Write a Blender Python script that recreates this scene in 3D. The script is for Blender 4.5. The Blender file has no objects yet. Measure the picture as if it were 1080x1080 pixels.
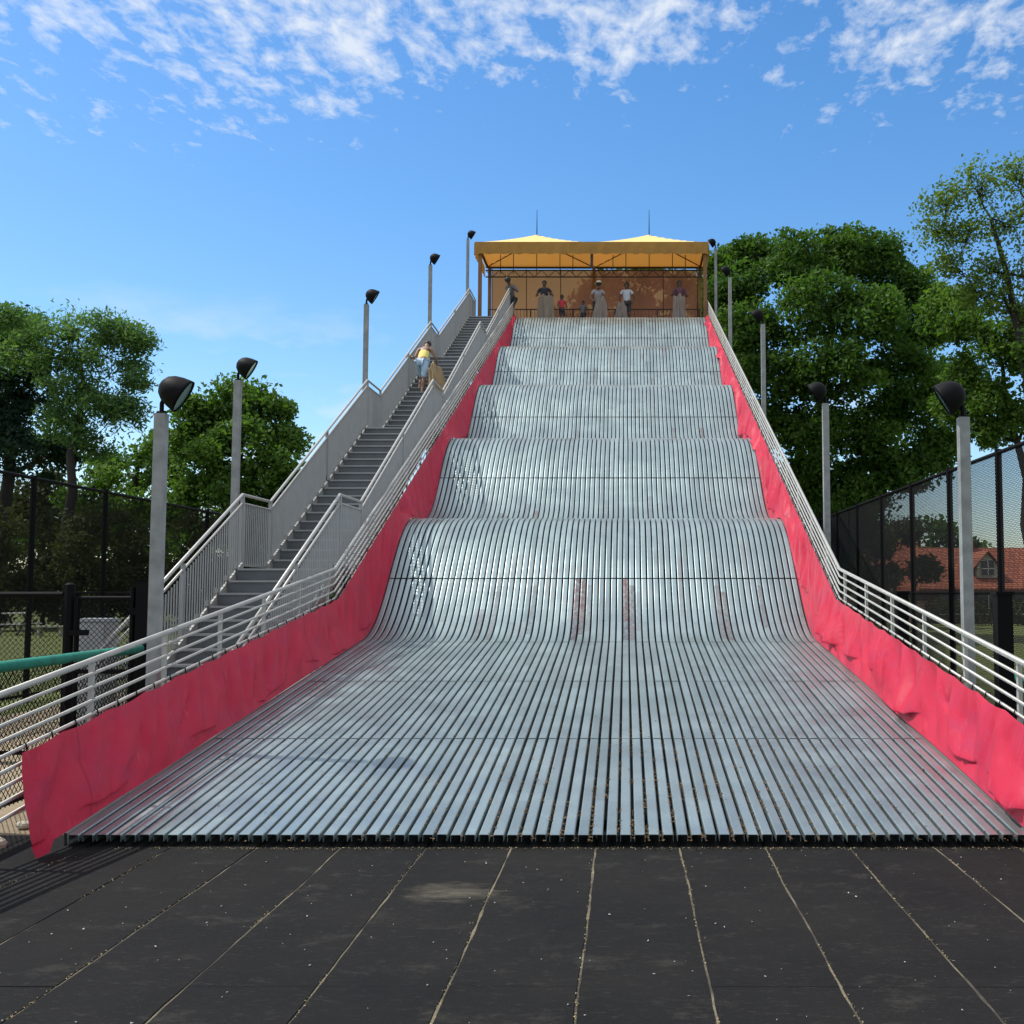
import bpy, bmesh, math, random
import numpy as np
from mathutils import Vector, noise
random.seed(7); RNG = np.random.default_rng(11)
sc = bpy.context.scene; COL = sc.collection
rad = math.radians

# ------------------------------------------------------------------ camera constants
FPX, TH, CH, CX = 1160.0, rad(4.2), 1.8, 660.0
def at(px, py, zc):
    """world point seen at a pixel of the 1080 px photograph at camera depth zc"""
    xc = (px-CX)/FPX*zc; yc = (540-py)/FPX*zc
    return Vector((xc, zc*math.cos(TH)-yc*math.sin(TH), CH+yc*math.cos(TH)+zc*math.sin(TH)))

# ------------------------------------------------------------------ object helpers
def tag(o, label=None, cat=None, group=None, kind=None):
    if label: o['label'] = label
    if cat: o['category'] = cat
    if group: o['group'] = group
    if kind: o['kind'] = kind
    return o
def thing(name, label, cat, loc=(0,0,0), group=None):
    o = bpy.data.objects.new(name, None); COL.objects.link(o); o.location = loc
    o.empty_display_size = .2
    return tag(o, label, cat, group)
def rootloc(p):
    v = Vector((0,0,0))
    while p is not None: v += p.location; p = p.parent
    return v
def link(name, me, mats, parent=None, smooth=False):
    o = bpy.data.objects.new(name, me); COL.objects.link(o)
    for m in (mats if isinstance(mats,(list,tuple)) else [mats]): me.materials.append(m)
    if smooth: me.polygons.foreach_set('use_smooth', [True]*len(me.polygons))
    if parent is not None: o.parent = parent
    return o
class MB:
    def __init__(s): s.v=[]; s.f=[]; s.mi=[]; s.m=0
    def add(s, vs, fs):
        b=len(s.v); s.v += [tuple(v) for v in vs]; s.f += [tuple(i+b for i in f) for f in fs]; s.mi += [s.m]*len(fs)
    def box(s, x0,x1,y0,y1,z0,z1):
        s.add([(x0,y0,z0),(x1,y0,z0),(x1,y1,z0),(x0,y1,z0),(x0,y0,z1),(x1,y0,z1),(x1,y1,z1),(x0,y1,z1)],
              [(0,3,2,1),(4,5,6,7),(0,1,5,4),(1,2,6,5),(2,3,7,6),(3,0,4,7)])
    def bar(s, a, b, w, h, up=(0,0,1)):
        a=Vector(a); b=Vector(b); d=(b-a).normalized(); u=Vector(up)
        if abs(d.dot(u))>.98: u=Vector((0,1,0))
        r=d.cross(u).normalized(); u=r.cross(d).normalized()
        c=[]
        for p in (a,b):
            for i,j in ((-1,-1),(1,-1),(1,1),(-1,1)): c.append(p+r*i*w/2+u*j*h/2)
        s.add(c,[(0,1,2,3),(7,6,5,4),(0,4,5,1),(1,5,6,2),(2,6,7,3),(3,7,4,0)])
    def tube(s, pts, r, n=8, cap=True):
        pts=[Vector(p) for p in pts]; rs=r if isinstance(r,(list,tuple)) else [r]*len(pts)
        b=[]; k=len(pts)
        ref=None
        for i,p in enumerate(pts):
            d=((pts[min(i+1,k-1)]-pts[max(i-1,0)])).normalized()
            if ref is None: ref=Vector((0,0,1)) if abs(d.z)<.9 else Vector((1,0,0))
            u=(ref-d*ref.dot(d)).normalized(); ref=u; w=d.cross(u)
            for j in range(n):
                a=2*math.pi*j/n; b.append(p+(u*math.cos(a)+w*math.sin(a))*rs[i])
        f=[]
        for i in range(k-1):
            for j in range(n):
                q=(j+1)%n; f.append((i*n+j,i*n+q,(i+1)*n+q,(i+1)*n+j))
        if cap: f.append(tuple(range(n-1,-1,-1))); f.append(tuple((k-1)*n+j for j in range(n)))
        s.add(b,f)
    def ball(s, c, rx, ry=None, rz=None, n=10, m=7):
        ry=ry or rx; rz=rz or rx; c=Vector(c); vs=[c+Vector((0,0,rz))]
        for i in range(1,m):
            t=math.pi*i/m
            for j in range(n):
                a=2*math.pi*j/n; vs.append(c+Vector((rx*math.sin(t)*math.cos(a),ry*math.sin(t)*math.sin(a),rz*math.cos(t))))
        vs.append(c-Vector((0,0,rz))); f=[]
        for j in range(n): f.append((0,1+j,1+(j+1)%n))
        for i in range(m-2):
            for j in range(n): f.append((1+i*n+j,1+(i+1)*n+j,1+(i+1)*n+(j+1)%n,1+i*n+(j+1)%n))
        L=len(vs)-1
        for j in range(n): f.append((L,1+(m-2)*n+(j+1)%n,1+(m-2)*n+j))
        s.add(vs,f)
    def build(s, name, mats, parent=None, smooth=False, origin=None):
        me=bpy.data.meshes.new(name); o0=rootloc(parent) if parent is not None else Vector(origin or (0,0,0))
        me.from_pydata([tuple(Vector(v)-o0) for v in s.v],[],s.f)
        o=link(name,me,mats,parent,smooth)
        if len(set(s.mi))>1: me.polygons.foreach_set('material_index', s.mi)
        if parent is None: o.location=o0
        return o
def npmesh(name, V, Fq, mats, parent=None, origin=(0,0,0), tint=None, smooth=False):
    """fast mesh from arrays: V (n,3), Fq (m,k)"""
    o0=np.array(rootloc(parent) if parent is not None else origin, dtype=np.float64)
    V=np.asarray(V,dtype=np.float64)-o0; Fq=np.asarray(Fq,dtype=np.int32); k=Fq.shape[1]
    me=bpy.data.meshes.new(name)
    me.vertices.add(len(V)); me.vertices.foreach_set('co', V.astype(np.float32).ravel())
    me.loops.add(Fq.size); me.loops.foreach_set('vertex_index', Fq.ravel())
    me.polygons.add(len(Fq)); me.polygons.foreach_set('loop_start', np.arange(0,Fq.size,k,dtype=np.int32))
    if tint is not None:
        a=me.attributes.new('tint','FLOAT','FACE'); a.data.foreach_set('value', tint.astype(np.float32))
    me.update(calc_edges=True)
    if not smooth: me.polygons.foreach_set('use_smooth',[False]*len(Fq))
    o=link(name,me,mats,parent,smooth)
    if parent is None: o.location=tuple(o0)
    return o

# ------------------------------------------------------------------ materials
class NT:
    def __init__(s, name):
        s.m=bpy.data.materials.new(name); s.m.use_nodes=True; s.t=s.m.node_tree; s.t.nodes.clear()
        s.out=s.n('ShaderNodeOutputMaterial'); s.geo=None
    def n(s, typ, **kw):
        x=s.t.nodes.new(typ)
        for k,v in kw.items():
            if k in x.inputs.keys() if False else False: pass
            setattr(x,k,v)
        return x
    def l(s,a,b): s.t.links.new(a,b)
    def pos(s):
        if s.geo is None: s.geo=s.n('ShaderNodeNewGeometry')
        return s.geo.outputs['Position']
    def mapped(s, scale=(1,1,1), src=None):
        mp=s.n('ShaderNodeMapping'); mp.inputs['Scale'].default_value=scale; s.l(src or s.pos(), mp.inputs['Vector']); return mp.outputs[0]
    def noise(s, scale, detail=4, rough=.55, vec=None, dist=0):
        x=s.n('ShaderNodeTexNoise'); x.inputs['Scale'].default_value=scale; x.inputs['Detail'].default_value=detail
        x.inputs['Roughness'].default_value=rough; x.inputs['Distortion'].default_value=dist
        s.l(vec or s.pos(), x.inputs['Vector']); return x.outputs['Fac']
    def ramp(s, fac, stops):
        x=s.n('ShaderNodeValToRGB'); e=x.color_ramp.elements
        while len(e)<len(stops): e.new(.5)
        for i,(p,c) in enumerate(stops):
            e[i].position=p; e[i].color=(*c,1) if isinstance(c,(tuple,list)) else (c,c,c,1)
        s.l(fac,x.inputs[0]); return x.outputs[0]
    def math(s, op, a, b=None, clamp=False):
        x=s.n('ShaderNodeMath'); x.operation=op; x.use_clamp=clamp
        for i,v in enumerate((a,b)):
            if v is None: continue
            if isinstance(v,(int,float)): x.inputs[i].default_value=v
            else: s.l(v,x.inputs[i])
        return x.outputs[0]
    def mix(s, fac, a, b, mode='MIX'):
        x=s.n('ShaderNodeMix'); x.data_type='RGBA'; x.blend_type=mode
        for i,v in ((0,fac),(6,a),(7,b)):
            if isinstance(v,(int,float)): x.inputs[i].default_value=v if i==0 else (v,v,v,1)
            elif isinstance(v,(tuple,list)): x.inputs[i].default_value=(*v,1)
            else: s.l(v,x.inputs[i])
        return x.outputs[2]
    def bump(s, h, strength=.3, dist=.01):
        x=s.n('ShaderNodeBump'); x.inputs['Strength'].default_value=strength; x.inputs['Distance'].default_value=dist
        s.l(h,x.inputs['Height']); return x.outputs[0]
    def pbr(s, col=None, rough=.6, metal=0, nrm=None, spec=None, out=True):
        p=s.n('ShaderNodeBsdfPrincipled')
        for key,v in (('Base Color',col),('Roughness',rough),('Metallic',metal),('Normal',nrm),('Specular IOR Level',spec)):
            if v is None: continue
            if isinstance(v,(int,float)): p.inputs[key].default_value=v
            elif isinstance(v,(tuple,list)): p.inputs[key].default_value=(*v,1)
            else: s.l(v,p.inputs[key])
        if out: s.l(p.outputs[0],s.out.inputs[0])
        return p
    def trans(s, p, col, fac, nrm=None):
        t=s.n('ShaderNodeBsdfTranslucent'); mx=s.n('ShaderNodeMixShader'); mx.inputs[0].default_value=fac
        if isinstance(col,(tuple,list)): t.inputs[0].default_value=(*col,1)
        else: s.l(col,t.inputs[0])
        s.l(p.outputs[0],mx.inputs[1]); s.l(t.outputs[0],mx.inputs[2]); s.l(mx.outputs[0],s.out.inputs[0]); return mx
def simple(name, col, rough=.6, metal=0, var=.25, scale=3, bump=0):
    t=NT(name); n=t.noise(scale,5); c=t.mix(1,t.ramp(n,[(.3,1-var),(.7,1+var*.3)]),col,'MULTIPLY')
    t.pbr(c,rough,metal,t.bump(t.noise(scale*12,3),bump,.005) if bump else None); return t.m
M={}
# slide steel: galvanised channels with spangle, channel-to-channel variation, scuffs
t=NT('galvanised_channel')
sep=t.n('ShaderNodeSeparateXYZ'); t.l(t.pos(),sep.inputs[0])
chan=t.math('FLOOR',t.math('MULTIPLY',t.math('ADD',sep.outputs[0],3.93),10.0))
cell=t.n('ShaderNodeCombineXYZ'); t.l(chan,cell.inputs[0]); t.l(t.math('FLOOR',t.math('MULTIPLY',sep.outputs[1],1/2.9)),cell.inputs[1])
wn=t.n('ShaderNodeTexWhiteNoise'); wn.noise_dimensions='3D'; t.l(cell.outputs[0],wn.inputs['Vector'])
vor=t.n('ShaderNodeTexVoronoi'); vor.inputs['Scale'].default_value=55; t.l(t.pos(),vor.inputs['Vector'])
spang=t.ramp(t.n('ShaderNodeRGBToBW').outputs[0] if False else vor.outputs['Distance'],[(0,.9),(1,1.08)])
base=t.mix(t.noise(.7,5,.6),(.31,.40,.415),(.45,.54,.545))
base=t.mix(1,base,t.ramp(wn.outputs['Value'],[(0,.84),(1,1.06)]),'MULTIPLY')
base=t.mix(1,base,spang,'MULTIPLY')
# long streaks of wear along each channel
cellx=t.n('ShaderNodeCombineXYZ'); t.l(t.math('MULTIPLY',chan,1.7),cellx.inputs[0]); t.l(t.math('MULTIPLY',sep.outputs[1],.55),cellx.inputs[1])
wear=t.noise(1.0,4,.6,cellx.outputs[0])
base=t.mix(t.ramp(wear,[(.55,0),(.78,.55)]),base,(.26,.28,.31))
# rusty / rubbed patches of neighbouring channels
cr=t.n('ShaderNodeCombineXYZ'); t.l(t.math('MULTIPLY',chan,.23),cr.inputs[0]); t.l(t.math('MULTIPLY',sep.outputs[1],.42),cr.inputs[1]); cr.inputs[2].default_value=3.3
rp=t.ramp(t.noise(1.6,2,.5,cr.outputs[0]),[(.66,0),(.74,1)])
rr=t.math('MULTIPLY',rp,t.ramp(t.math('MULTIPLY',wn.outputs['Value'],t.noise(5,3)),[(.15,.15),(.4,.8)]))
band=t.math('MULTIPLY',t.math('GREATER_THAN',sep.outputs[1],16.4),1.0)
base=t.mix(t.math('MULTIPLY',t.math('MULTIPLY',rr,band),.5),base,(.23,.13,.11))
at_=t.n('ShaderNodeAttribute'); at_.attribute_name='tint'
stain=t.math('MULTIPLY',at_.outputs['Fac'],t.ramp(t.noise(11,6,.7,t.mapped((1.6,.8,1))),[(.36,.25),(.60,1)]))
base=t.mix(stain,base,t.mix(wn.outputs['Value'],(.20,.09,.08),(.13,.13,.15)))
ft=t.ramp(t.noise(9,5,.65),[(.66,0),(.76,.5)])
base=t.mix(ft,base,(.30,.27,.22))
rg=t.ramp(t.noise(2.2,5),[(.3,.27),(.7,.44)])
t.pbr(base,rg,.82,t.bump(t.noise(60,2),.08,.002)); M['channel']=t.m
t=NT('galvanised_pipe'); n=t.noise(6,5); t.pbr(t.mix(n,(.31,.31,.295),(.48,.475,.45)),.45,.35); M['rail']=t.m
t=NT('galvanised_stair'); n=t.noise(4,5); t.pbr(t.mix(n,(.27,.28,.285),(.38,.39,.395)),.5,.3); M['stair']=t.m
t=NT('stair_tread'); t.pbr(t.mix(t.noise(5,5),(.09,.10,.105),(.16,.17,.18)),.6,.3); M['tread']=t.m
t=NT('steel_frame'); t.pbr(t.mix(t.noise(3,5),(.22,.22,.21),(.32,.32,.31)),.6,.3); M['frame']=t.m
M['under']=simple('dark_gap_backing',(.035,.035,.037),.9)  # near-black colour stands in for the shade between the channels
M['post']=simple('brown_painted_post',(.22,.10,.03),.6)
M['pole']=simple('painted_grey_pole',(.27,.28,.28),.55,.25,.3,7)
t=NT('black_powder_coat'); t.pbr((.005,.005,.006),.65,0,None,.08); M['black']=t.m
t=NT('black_vinyl_wire'); t.pbr((.006,.006,.007),.7,0,None,.1); M['wire']=t.m
t=NT('black_lamp_housing'); t.pbr((.005,.005,.006),.6,0,None,.10); M['hood']=t.m
t=NT('lamp_glass'); t.pbr((.16,.30,.25),.12,.2); M['glass']=t.m
M['green']=simple('green_foam_sleeve',(.0,.20,.14),.75,0,.4,9,.3)
# red vinyl padding
t=NT('red_vinyl'); n=t.noise(1.3,5); c=t.mix(n,(.40,.014,.042),(.57,.026,.068))
c=t.mix(t.ramp(t.noise(5,5,.7),[(.6,0),(.75,.35)]),c,(.42,.05,.09))
c=t.mix(t.ramp(t.noise(2.2,6,.7,t.mapped((1,.6,1.8))),[(.50,0),(.72,.55)]),c,(.36,.035,.10))
c=t.mix(t.ramp(t.noise(7,6,.75,t.mapped((1,1.8,.5))),[(.60,0),(.78,.35)]),c,(.72,.22,.24))
sy=t.n('ShaderNodeSeparateXYZ'); t.l(t.pos(),sy.inputs[0]); seam=t.math('PINGPONG',t.math('ADD',sy.outputs[1],.4),1.45)
c=t.mix(t.math('MULTIPLY',t.math('LESS_THAN',seam,.012),.45),c,(.20,.01,.03))
nb=t.bump(t.noise(9,7,.7,t.mapped((1,1,.6))),.55,.02)
p=t.pbr(c,.5,0,nb,.22); t.trans(p,(.7,.02,.04),.03); M['vinyl']=t.m
# canopy
t=NT('yellow_canopy_fabric'); c=t.mix(t.noise(2,4),(.86,.66,.22),(.92,.76,.32)); p=t.pbr(c,.7); t.trans(p,(.80,.30,.05),.20); M['canopy']=t.m
t=NT('valance_fabric'); c=t.mix(t.noise(3,5),(.25,.13,.025),(.46,.26,.055)); p=t.pbr(c,.7); t.trans(p,(.6,.26,.03),.2); M['valance']=t.m
t=NT('amber_vinyl_sheet'); p=t.pbr((.34,.15,.10),.4); mx=t.trans(p,(.48,.19,.12),.5)
tr=t.n('ShaderNodeBsdfTransparent'); tr.inputs[0].default_value=(1,.33,.07,1); m2=t.n('ShaderNodeMixShader'); m2.inputs[0].default_value=.42
t.l(mx.outputs[0],m2.inputs[1]); t.l(tr.outputs[0],m2.inputs[2]); t.l(m2.outputs[0],t.out.inputs[0]); M['amber']=t.m
# ground
t=NT('rubber_mat'); n=t.noise(.9,6,.65); c=t.mix(t.ramp(n,[(.35,0),(.75,1)]),(.0085,.0085,.009),(.017,.0165,.016))
d=t.ramp(t.noise(1.5,9,.78,t.mapped((1.3,1.9,1))),[(.55,0),(.85,.6)]); c=t.mix(d,c,(.085,.08,.066))
s2=t.ramp(t.noise(30,7,.8,t.mapped((.45,1.5,1))),[(.56,0),(.8,.5)]); c=t.mix(s2,c,(.10,.095,.08))
vs_=t.n('ShaderNodeVectorMath'); vs_.operation='SUBTRACT'; t.l(t.pos(),vs_.inputs[0]); vs_.inputs[1].default_value=(-1.02,6.72,0)
ln=t.n('ShaderNodeVectorMath'); ln.operation='LENGTH'; t.l(t.mapped((2.6,3.6,0),vs_.outputs[0]),ln.inputs[0])
wp=t.ramp(t.math('MULTIPLY',t.math('ADD',ln.outputs['Value'],t.math('MULTIPLY',t.noise(5,8,.75,t.mapped((.6,1.8,1))),2.4)),.5),[(.62,.7),(1.0,0)])
c=t.mix(t.math('MULTIPLY',wp,t.ramp(t.noise(40,5,.7,t.mapped((.3,1.5,1))),[(.35,.3),(.65,1)])),c,(.16,.145,.11))
sp=t.ramp(t.noise(95,2),[(.74,0),(.80,.5)]); c=t.mix(sp,c,(.2,.19,.16))
t.pbr(c,t.ramp(n,[(.3,.75),(.7,.9)]),0,t.bump(t.noise(45,6,.75),.7,.006),.10); M['rubber']=t.m
t=NT('packed_dirt'); c=t.mix(t.noise(2.5,6,.65),(.16,.12,.075),(.36,.29,.19)); t.pbr(c,.95,0,t.bump(t.noise(30,5),.6,.02)); M['dirt']=t.m
t=NT('gap_debris'); c=t.mix(t.noise(60,5,.7),(.03,.025,.02),(.27,.23,.15)); c=t.mix(t.ramp(t.noise(1.7,4),[(.42,.85),(.56,0)]),c,(.02,.018,.015)); t.pbr(c,.95,0,t.bump(t.noise(90,5),.6,.01)); M['debris']=t.m
t=NT('lawn'); c=t.mix(t.noise(.35,6,.6),(.12,.16,.03),(.22,.25,.055)); c=t.mix(t.ramp(t.noise(40,4,.7,t.mapped((1,.4,1))),[(.35,.25),(.7,1)]),(.03,.045,.012),c); t.pbr(c,.9,0,t.bump(t.noise(60,4),.8,.03)); M['lawn']=t.m
M['straw']=simple('dry_straw_bits',(.38,.30,.15),.9,0,.5,25)
M['leafbit']=simple('brown_leaf_bits',(.20,.11,.04),.9,0,.6,25)
M['paperbit']=simple('pale_litter',(.45,.44,.4),.9,0,.4,25)
# foliage
def foliage(name, c0, c1, tr=.32, rough=.5):
    t=NT(name); a=t.n('ShaderNodeAttribute'); a.attribute_name='tint'
    c=t.mix(a.outputs['Fac'],c0,c1); p=t.pbr(c,.65,0,None,.12)
    t.trans(p,t.mix(1,c,(1.5,1.7,.6),'MULTIPLY'),tr); return t.m
M['oak']=foliage('oak_leaves',(.022,.060,.014),(.090,.165,.034),.34)
M['locust']=foliage('locust_leaves',(.060,.11,.028),(.15,.21,.06),.42)
M['silver']=foliage('maple_leaves',(.040,.095,.036),(.13,.21,.085),.42)
M['dark']=foliage('conifer_needles',(.014,.034,.024),(.036,.065,.038),.15)
M['shrub']=foliage('shrub_leaves',(.034,.048,.022),(.085,.095,.042),.25)
M['round']=foliage('linden_leaves',(.038,.088,.020),(.12,.20,.045),.38)
t=NT('bark'); c=t.mix(t.noise(9,6,.7,t.mapped((1,1,.25))),(.010,.008,.008),(.035,.029,.025)); t.pbr(c,.9,0,t.bump(t.noise(14,6,.7,t.mapped((1,1,.25))),.8,.03)); M['bark']=t.m
# building
t=NT('clay_roof_tiles'); br=t.n('ShaderNodeTexBrick'); br.inputs['Scale'].default_value=1; br.inputs['Brick Width'].default_value=.3; br.inputs['Row Height'].default_value=.36
br.inputs['Mortar Size'].default_value=.03; br.inputs['Color1'].default_value=(.26,.065,.032,1); br.inputs['Color2'].default_value=(.36,.11,.055,1); br.inputs['Mortar'].default_value=(.14,.04,.02,1)
sx=t.n('ShaderNodeSeparateXYZ'); t.l(t.pos(),sx.inputs[0]); cb=t.n('ShaderNodeCombineXYZ'); t.l(sx.outputs[0],cb.inputs[0]); t.l(t.math('MULTIPLY',sx.outputs[2],1.5),cb.inputs[1]); t.l(cb.outputs[0],br.inputs['Vector'])
t.pbr(br.outputs[0],.8,0,t.bump(br.outputs['Fac'],-.4,.03)); M['tile']=t.m
M['stucco']=simple('cream_stucco',(.50,.47,.38),.9,0,.2,2,.2)
M['brick']=simple('dark_brick',(.10,.055,.04),.9,0,.4,6,.3)
M['trim']=simple('dark_timber_trim',(.045,.035,.03),.7)
M['pane']=simple('window_pane',(.02,.024,.03),.08)
M['white']=simple('weathered_white_boards',(.6,.6,.57),.7)
M['cab']=simple('grey_cabinet_paint',(.32,.34,.36),.5,.1)
# cloth, people
def cloth(name,col,tr=0): 
    t=NT(name); c=t.mix(t.noise(7,4),tuple(x*.8 for x in col),col); p=t.pbr(c,.85)
    if tr: t.trans(p,col,tr)
    return t.m
M['burlap']=cloth('burlap_grey_brown',(.30,.24,.18),.12); M['burlap_tan']=cloth('burlap_tan',(.42,.30,.17),.1)
M['burlap_light']=cloth('burlap_pale',(.30,.24,.21),.1)

# ------------------------------------------------------------------ profile of the slide
SX0, SX1 = -3.95, 2.85
P_, RISE, AMP, U0, Z0 = 4.8, 2.15, .48, 16.05, 1.05
LIP = 39.75
def hump(Y):
    u=Y-U0; A_=.42 if u<P_ else .47; return Z0+RISE/P_*u-A_*P_/(2*math.pi)*math.sin(2*math.pi*u/P_)
YT=16.62
RUN=(hump(YT)-.080)/(YT-7.75)
def deck(Y):
    if Y<YT: return .080+RUN*(Y-7.75)
    return hump(min(Y,LIP+.6))
PLAT=hump(LIP)+.03
def railz(Y):   # top rail height
    if Y<15.72: return 1.14+.1215*(Y-7.5)
    z0=1.14+.1215*(15.72-7.5)
    return z0+(Y-15.72)*.4275
RX0, RX1 = -4.15, 3.05

# ------------------------------------------------------------------ ground
def sheet(name, x0,x1,y0,y1,z,mat):
    m=MB(); m.add([(x0,y0,z),(x1,y0,z),(x1,y1,z),(x0,y1,z)],[(0,1,2,3)])
    return tag(m.build(name,mat),kind='structure')
sheet('lawn',-900,900,-60,2500,-.02,M['lawn'])
sheet('dirt_ground',-9.2,5.0,-12,46,-.012,M['dirt'])
sheet('mat_bed',-5.6,4.6,-8,7.90,.0075,M['debris'])
# rubber mats with ragged joints
m=MB(); n_=0
xs=[-.2125+.596*k for k in range(-9,9)]
rowY=[-7.9,-4.3,-.7,2.9,5.15,8.3]
def wob(k,Y,s): return .0018+.006*abs(noise.noise(Vector((k*7.3,Y*1.9,s*3.1))))+.007*noise.noise(Vector((k*3.7+9,Y*6.0,s*5.)))
for k in range(len(xs)-1):
    for r in range(len(rowY)-1):
        ys=np.linspace(rowY[r]+.002,rowY[r+1]-.002,int((rowY[r+1]-rowY[r])/.06)+2)
        dz=.012+.004*noise.noise(Vector((k*2.3,r*4.1,1)))
        vs=[];fs=[]
        for Y in ys:
            a=xs[k]+max(.0015,wob(k,Y,1))+.010*noise.noise(Vector((k*5.1,Y*1.1,0))); b=xs[k+1]-max(.002,wob(k+1,Y,2))+.010*noise.noise(Vector(((k+1)*5.1,Y*1.1,0)))
            zz=dz+.004*noise.noise(Vector((k*1.7,Y*.8,5)))
            vs+= [(a,Y,0),(a+.004,Y,zz),(b-.004,Y,zz),(b,Y,0)]
        for i in range(len(ys)-1):
            for j in range(3): fs.append((i*4+j,i*4+j+1,(i+1)*4+j+1,(i+1)*4+j))
        m.add(vs,fs)
tag(m.build('rubber_matting',M['rubber']),kind='structure')
def litter(name,label,mat,pts,size):
    V=[];F=[]
    for (x,y,z) in pts:
        a=random.random()*6.28; s=size*(.5+random.random()); w=s*(.25+.5*random.random()); c,d=math.cos(a),math.sin(a)
        b=len(V); h=.004
        for (i,j,k) in ((-1,-1,0),(1,-1,h),(1,1,0),(-1,1,h)): V.append((x+c*i*s-d*j*w,y+d*i*s+c*j*w,z+.002+k*random.random()*1.5))
        F.append((b,b+1,b+2,b+3))
    return tag(npmesh(name,V,F,mat),label,'litter',kind='stuff')
pts=[]
for k in range(len(xs)):
    for i in range(150):
        Y=random.uniform(3.2,7.7); 
        if noise.noise(Vector((k*3.3,Y*.9,2)))>-.15: pts.append((xs[k]+random.gauss(0,.006)+.01*noise.noise(Vector((k*5.1,Y*1.1,0))),Y,.012))
for i in range(700): pts.append((random.uniform(-3.6,2.8),7.88-abs(random.gauss(0,.035)),.014))
litter('straw_litter','dry straw bits caught in the joints of the black mats',M['straw'],pts,.0036)
pts=[(random.uniform(-5,4),random.uniform(3,7.7),.016) for i in range(330)]
litter('paper_litter','tiny pale crumbs strewn over the black mats',M['paperbit'],pts,.0045)

# ------------------------------------------------------------------ THE SLIDE
PITCH=.1; NCH=68; CW=.076; CHH=.05
slide=thing('giant_slide','wide wavy steel slide of parallel galvanised channels running down to the black mats','slide',(-.55,7.75,0))
seams=[7.91,10.65,13.47,16.47,18.35,20.75,23.2,25.5,27.9,30.3,32.7,35.1,37.5,LIP]
prof=[(-CW/2,-CHH),(-CW/2,-.007),(-CW/2+.003,-.002),(-CW/2+.009,0),(CW/2-.009,0),(CW/2-.003,-.002),(CW/2,-.007),(CW/2,-CHH)]
iprof=[(x*.90,z*1.0-(.0035 if z>-.03 else 0)) for x,z in prof]
STAIN=[(16,16.5,17.6,.5),(18,16.5,18.0,.5),(24,16.9,18.2,.55),(23,16.5,17.2,.35),(31,16.5,18.3,1.),(32,16.9,18.3,.9),(33,17.1,18.1,.45),(39,16.5,18.3,.95),(40,16.6,18.2,.75),(41,17.,18.,.35),(54,16.7,18.2,.5),(55,16.6,18.0,.7),(61,17.2,18.2,.5),
 (14,21.2,22.0,.7),(15,21.4,21.9,.4),(19,21.5,22.4,.5),(21,21.3,22.2,.6),(35,21.6,22.5,.35),(44,21.5,22.6,.4),(51,26.2,27.4,.5),(11,26.5,27.2,.5),(27,26.3,27.3,.35),(58,26.6,27.5,.6),(30,31.5,32.8,.4),(47,31.4,32.4,.4),(60,36.3,37.4,.4),(20,36.2,37.2,.4)]
def stained(c,Y):
    v=0
    for (k,a,b,w) in STAIN:
        if k==c and a<=Y<=b: v=max(v,w)
    return v
def frame_at(Y):
    e=.01; s=(deck(Y+e)-deck(Y-e))/(2*e); l=math.hypot(1,s); return (-s/l,1/l)   # normal (y,z)
for si in range(len(seams)-1):
    a,b=seams[si]+(.011 if si else 0),seams[si+1]-.011
    step=.12 if b>16.7 else .5; TI=[]
    ys=np.linspace(a,b,max(3,int((b-a)/step)+1)); V=[];F=[]
    for c in range(NCH):
        xc=SX0+PITCH*(c+.5)+random.uniform(-.0015,.0015); dz=random.uniform(-.002,.002); da=random.uniform(-.004,.006) if si==0 else 0
        for prf,inner in (((prof,0),(iprof,1)) if si<2 else ((prof,0),)):
            b0=len(V)
            for Y in ys:
                z=deck(Y); ny,nz=frame_at(Y); Yj=Y-(da if Y==ys[0] else 0)
                for px,pz in prf: V.append((xc+px,Yj+ny*pz,z+dz+nz*pz))
            for i in range(len(ys)-1):
                for j in range(7):
                    q=(b0+i*8+j,b0+i*8+j+1,b0+(i+1)*8+j+1,b0+(i+1)*8+j); F.append(q if not inner else q[::-1]); TI.append(stained(c,ys[i]))
            if not inner: o0=b0
        if si<2:
            for j in range(7): F.append((o0+j+1,o0+j,b0+j,b0+j+1)); TI.append(0)
    npmesh('slide_section',V,F,M['channel'],slide,tint=np.array(TI,dtype=float))
# side plates, cross bearers and supports
for x in (SX0-.03,SX1+.03):
    V=[];F=[]; ys=np.arange(7.96,LIP,.12)
    for Y in ys:
        z=deck(Y); V+=[(x-.012,Y,z-.008),(x+.012,Y,z-.008),(x+.012,Y,z-.22 if z>.35 else .01),(x-.012,Y,z-.22 if z>.35 else .01)]
    for i in range(len(ys)-1):
        for j in range(4): F.append((i*4+j,i*4+(j+1)%4,(i+1)*4+(j+1)%4,(i+1)*4+j))
    npmesh('side_plate',V,F,M['frame'],slide)
ys=np.arange(8.5,LIP+.02,.12); V=[];F=[]
for Y in ys:
    ny,nz=frame_at(Y)
    for x in (SX0,SX1):
        for d in (-.085,-.10): V.append((x,Y+ny*d,deck(Y)+nz*d))
for i in range(len(ys)-1):
    a=i*4; b=a+4; F+=[(a,a+2,b+2,b),(a+1,b+1,b+3,a+3)]
npmesh('gap_backing',V,F,M['under'],slide)  # added sheet: hides sky behind the gaps and paints them shade-dark
m=MB()
for Y in np.arange(8.3,LIP,.8):
    z=deck(Y); 
    if z>.3: m.bar((SX0,Y,z-.17),(SX1,Y,z-.17),.06,.1)
m.build('cross_bearers',M['frame'],slide)
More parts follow.
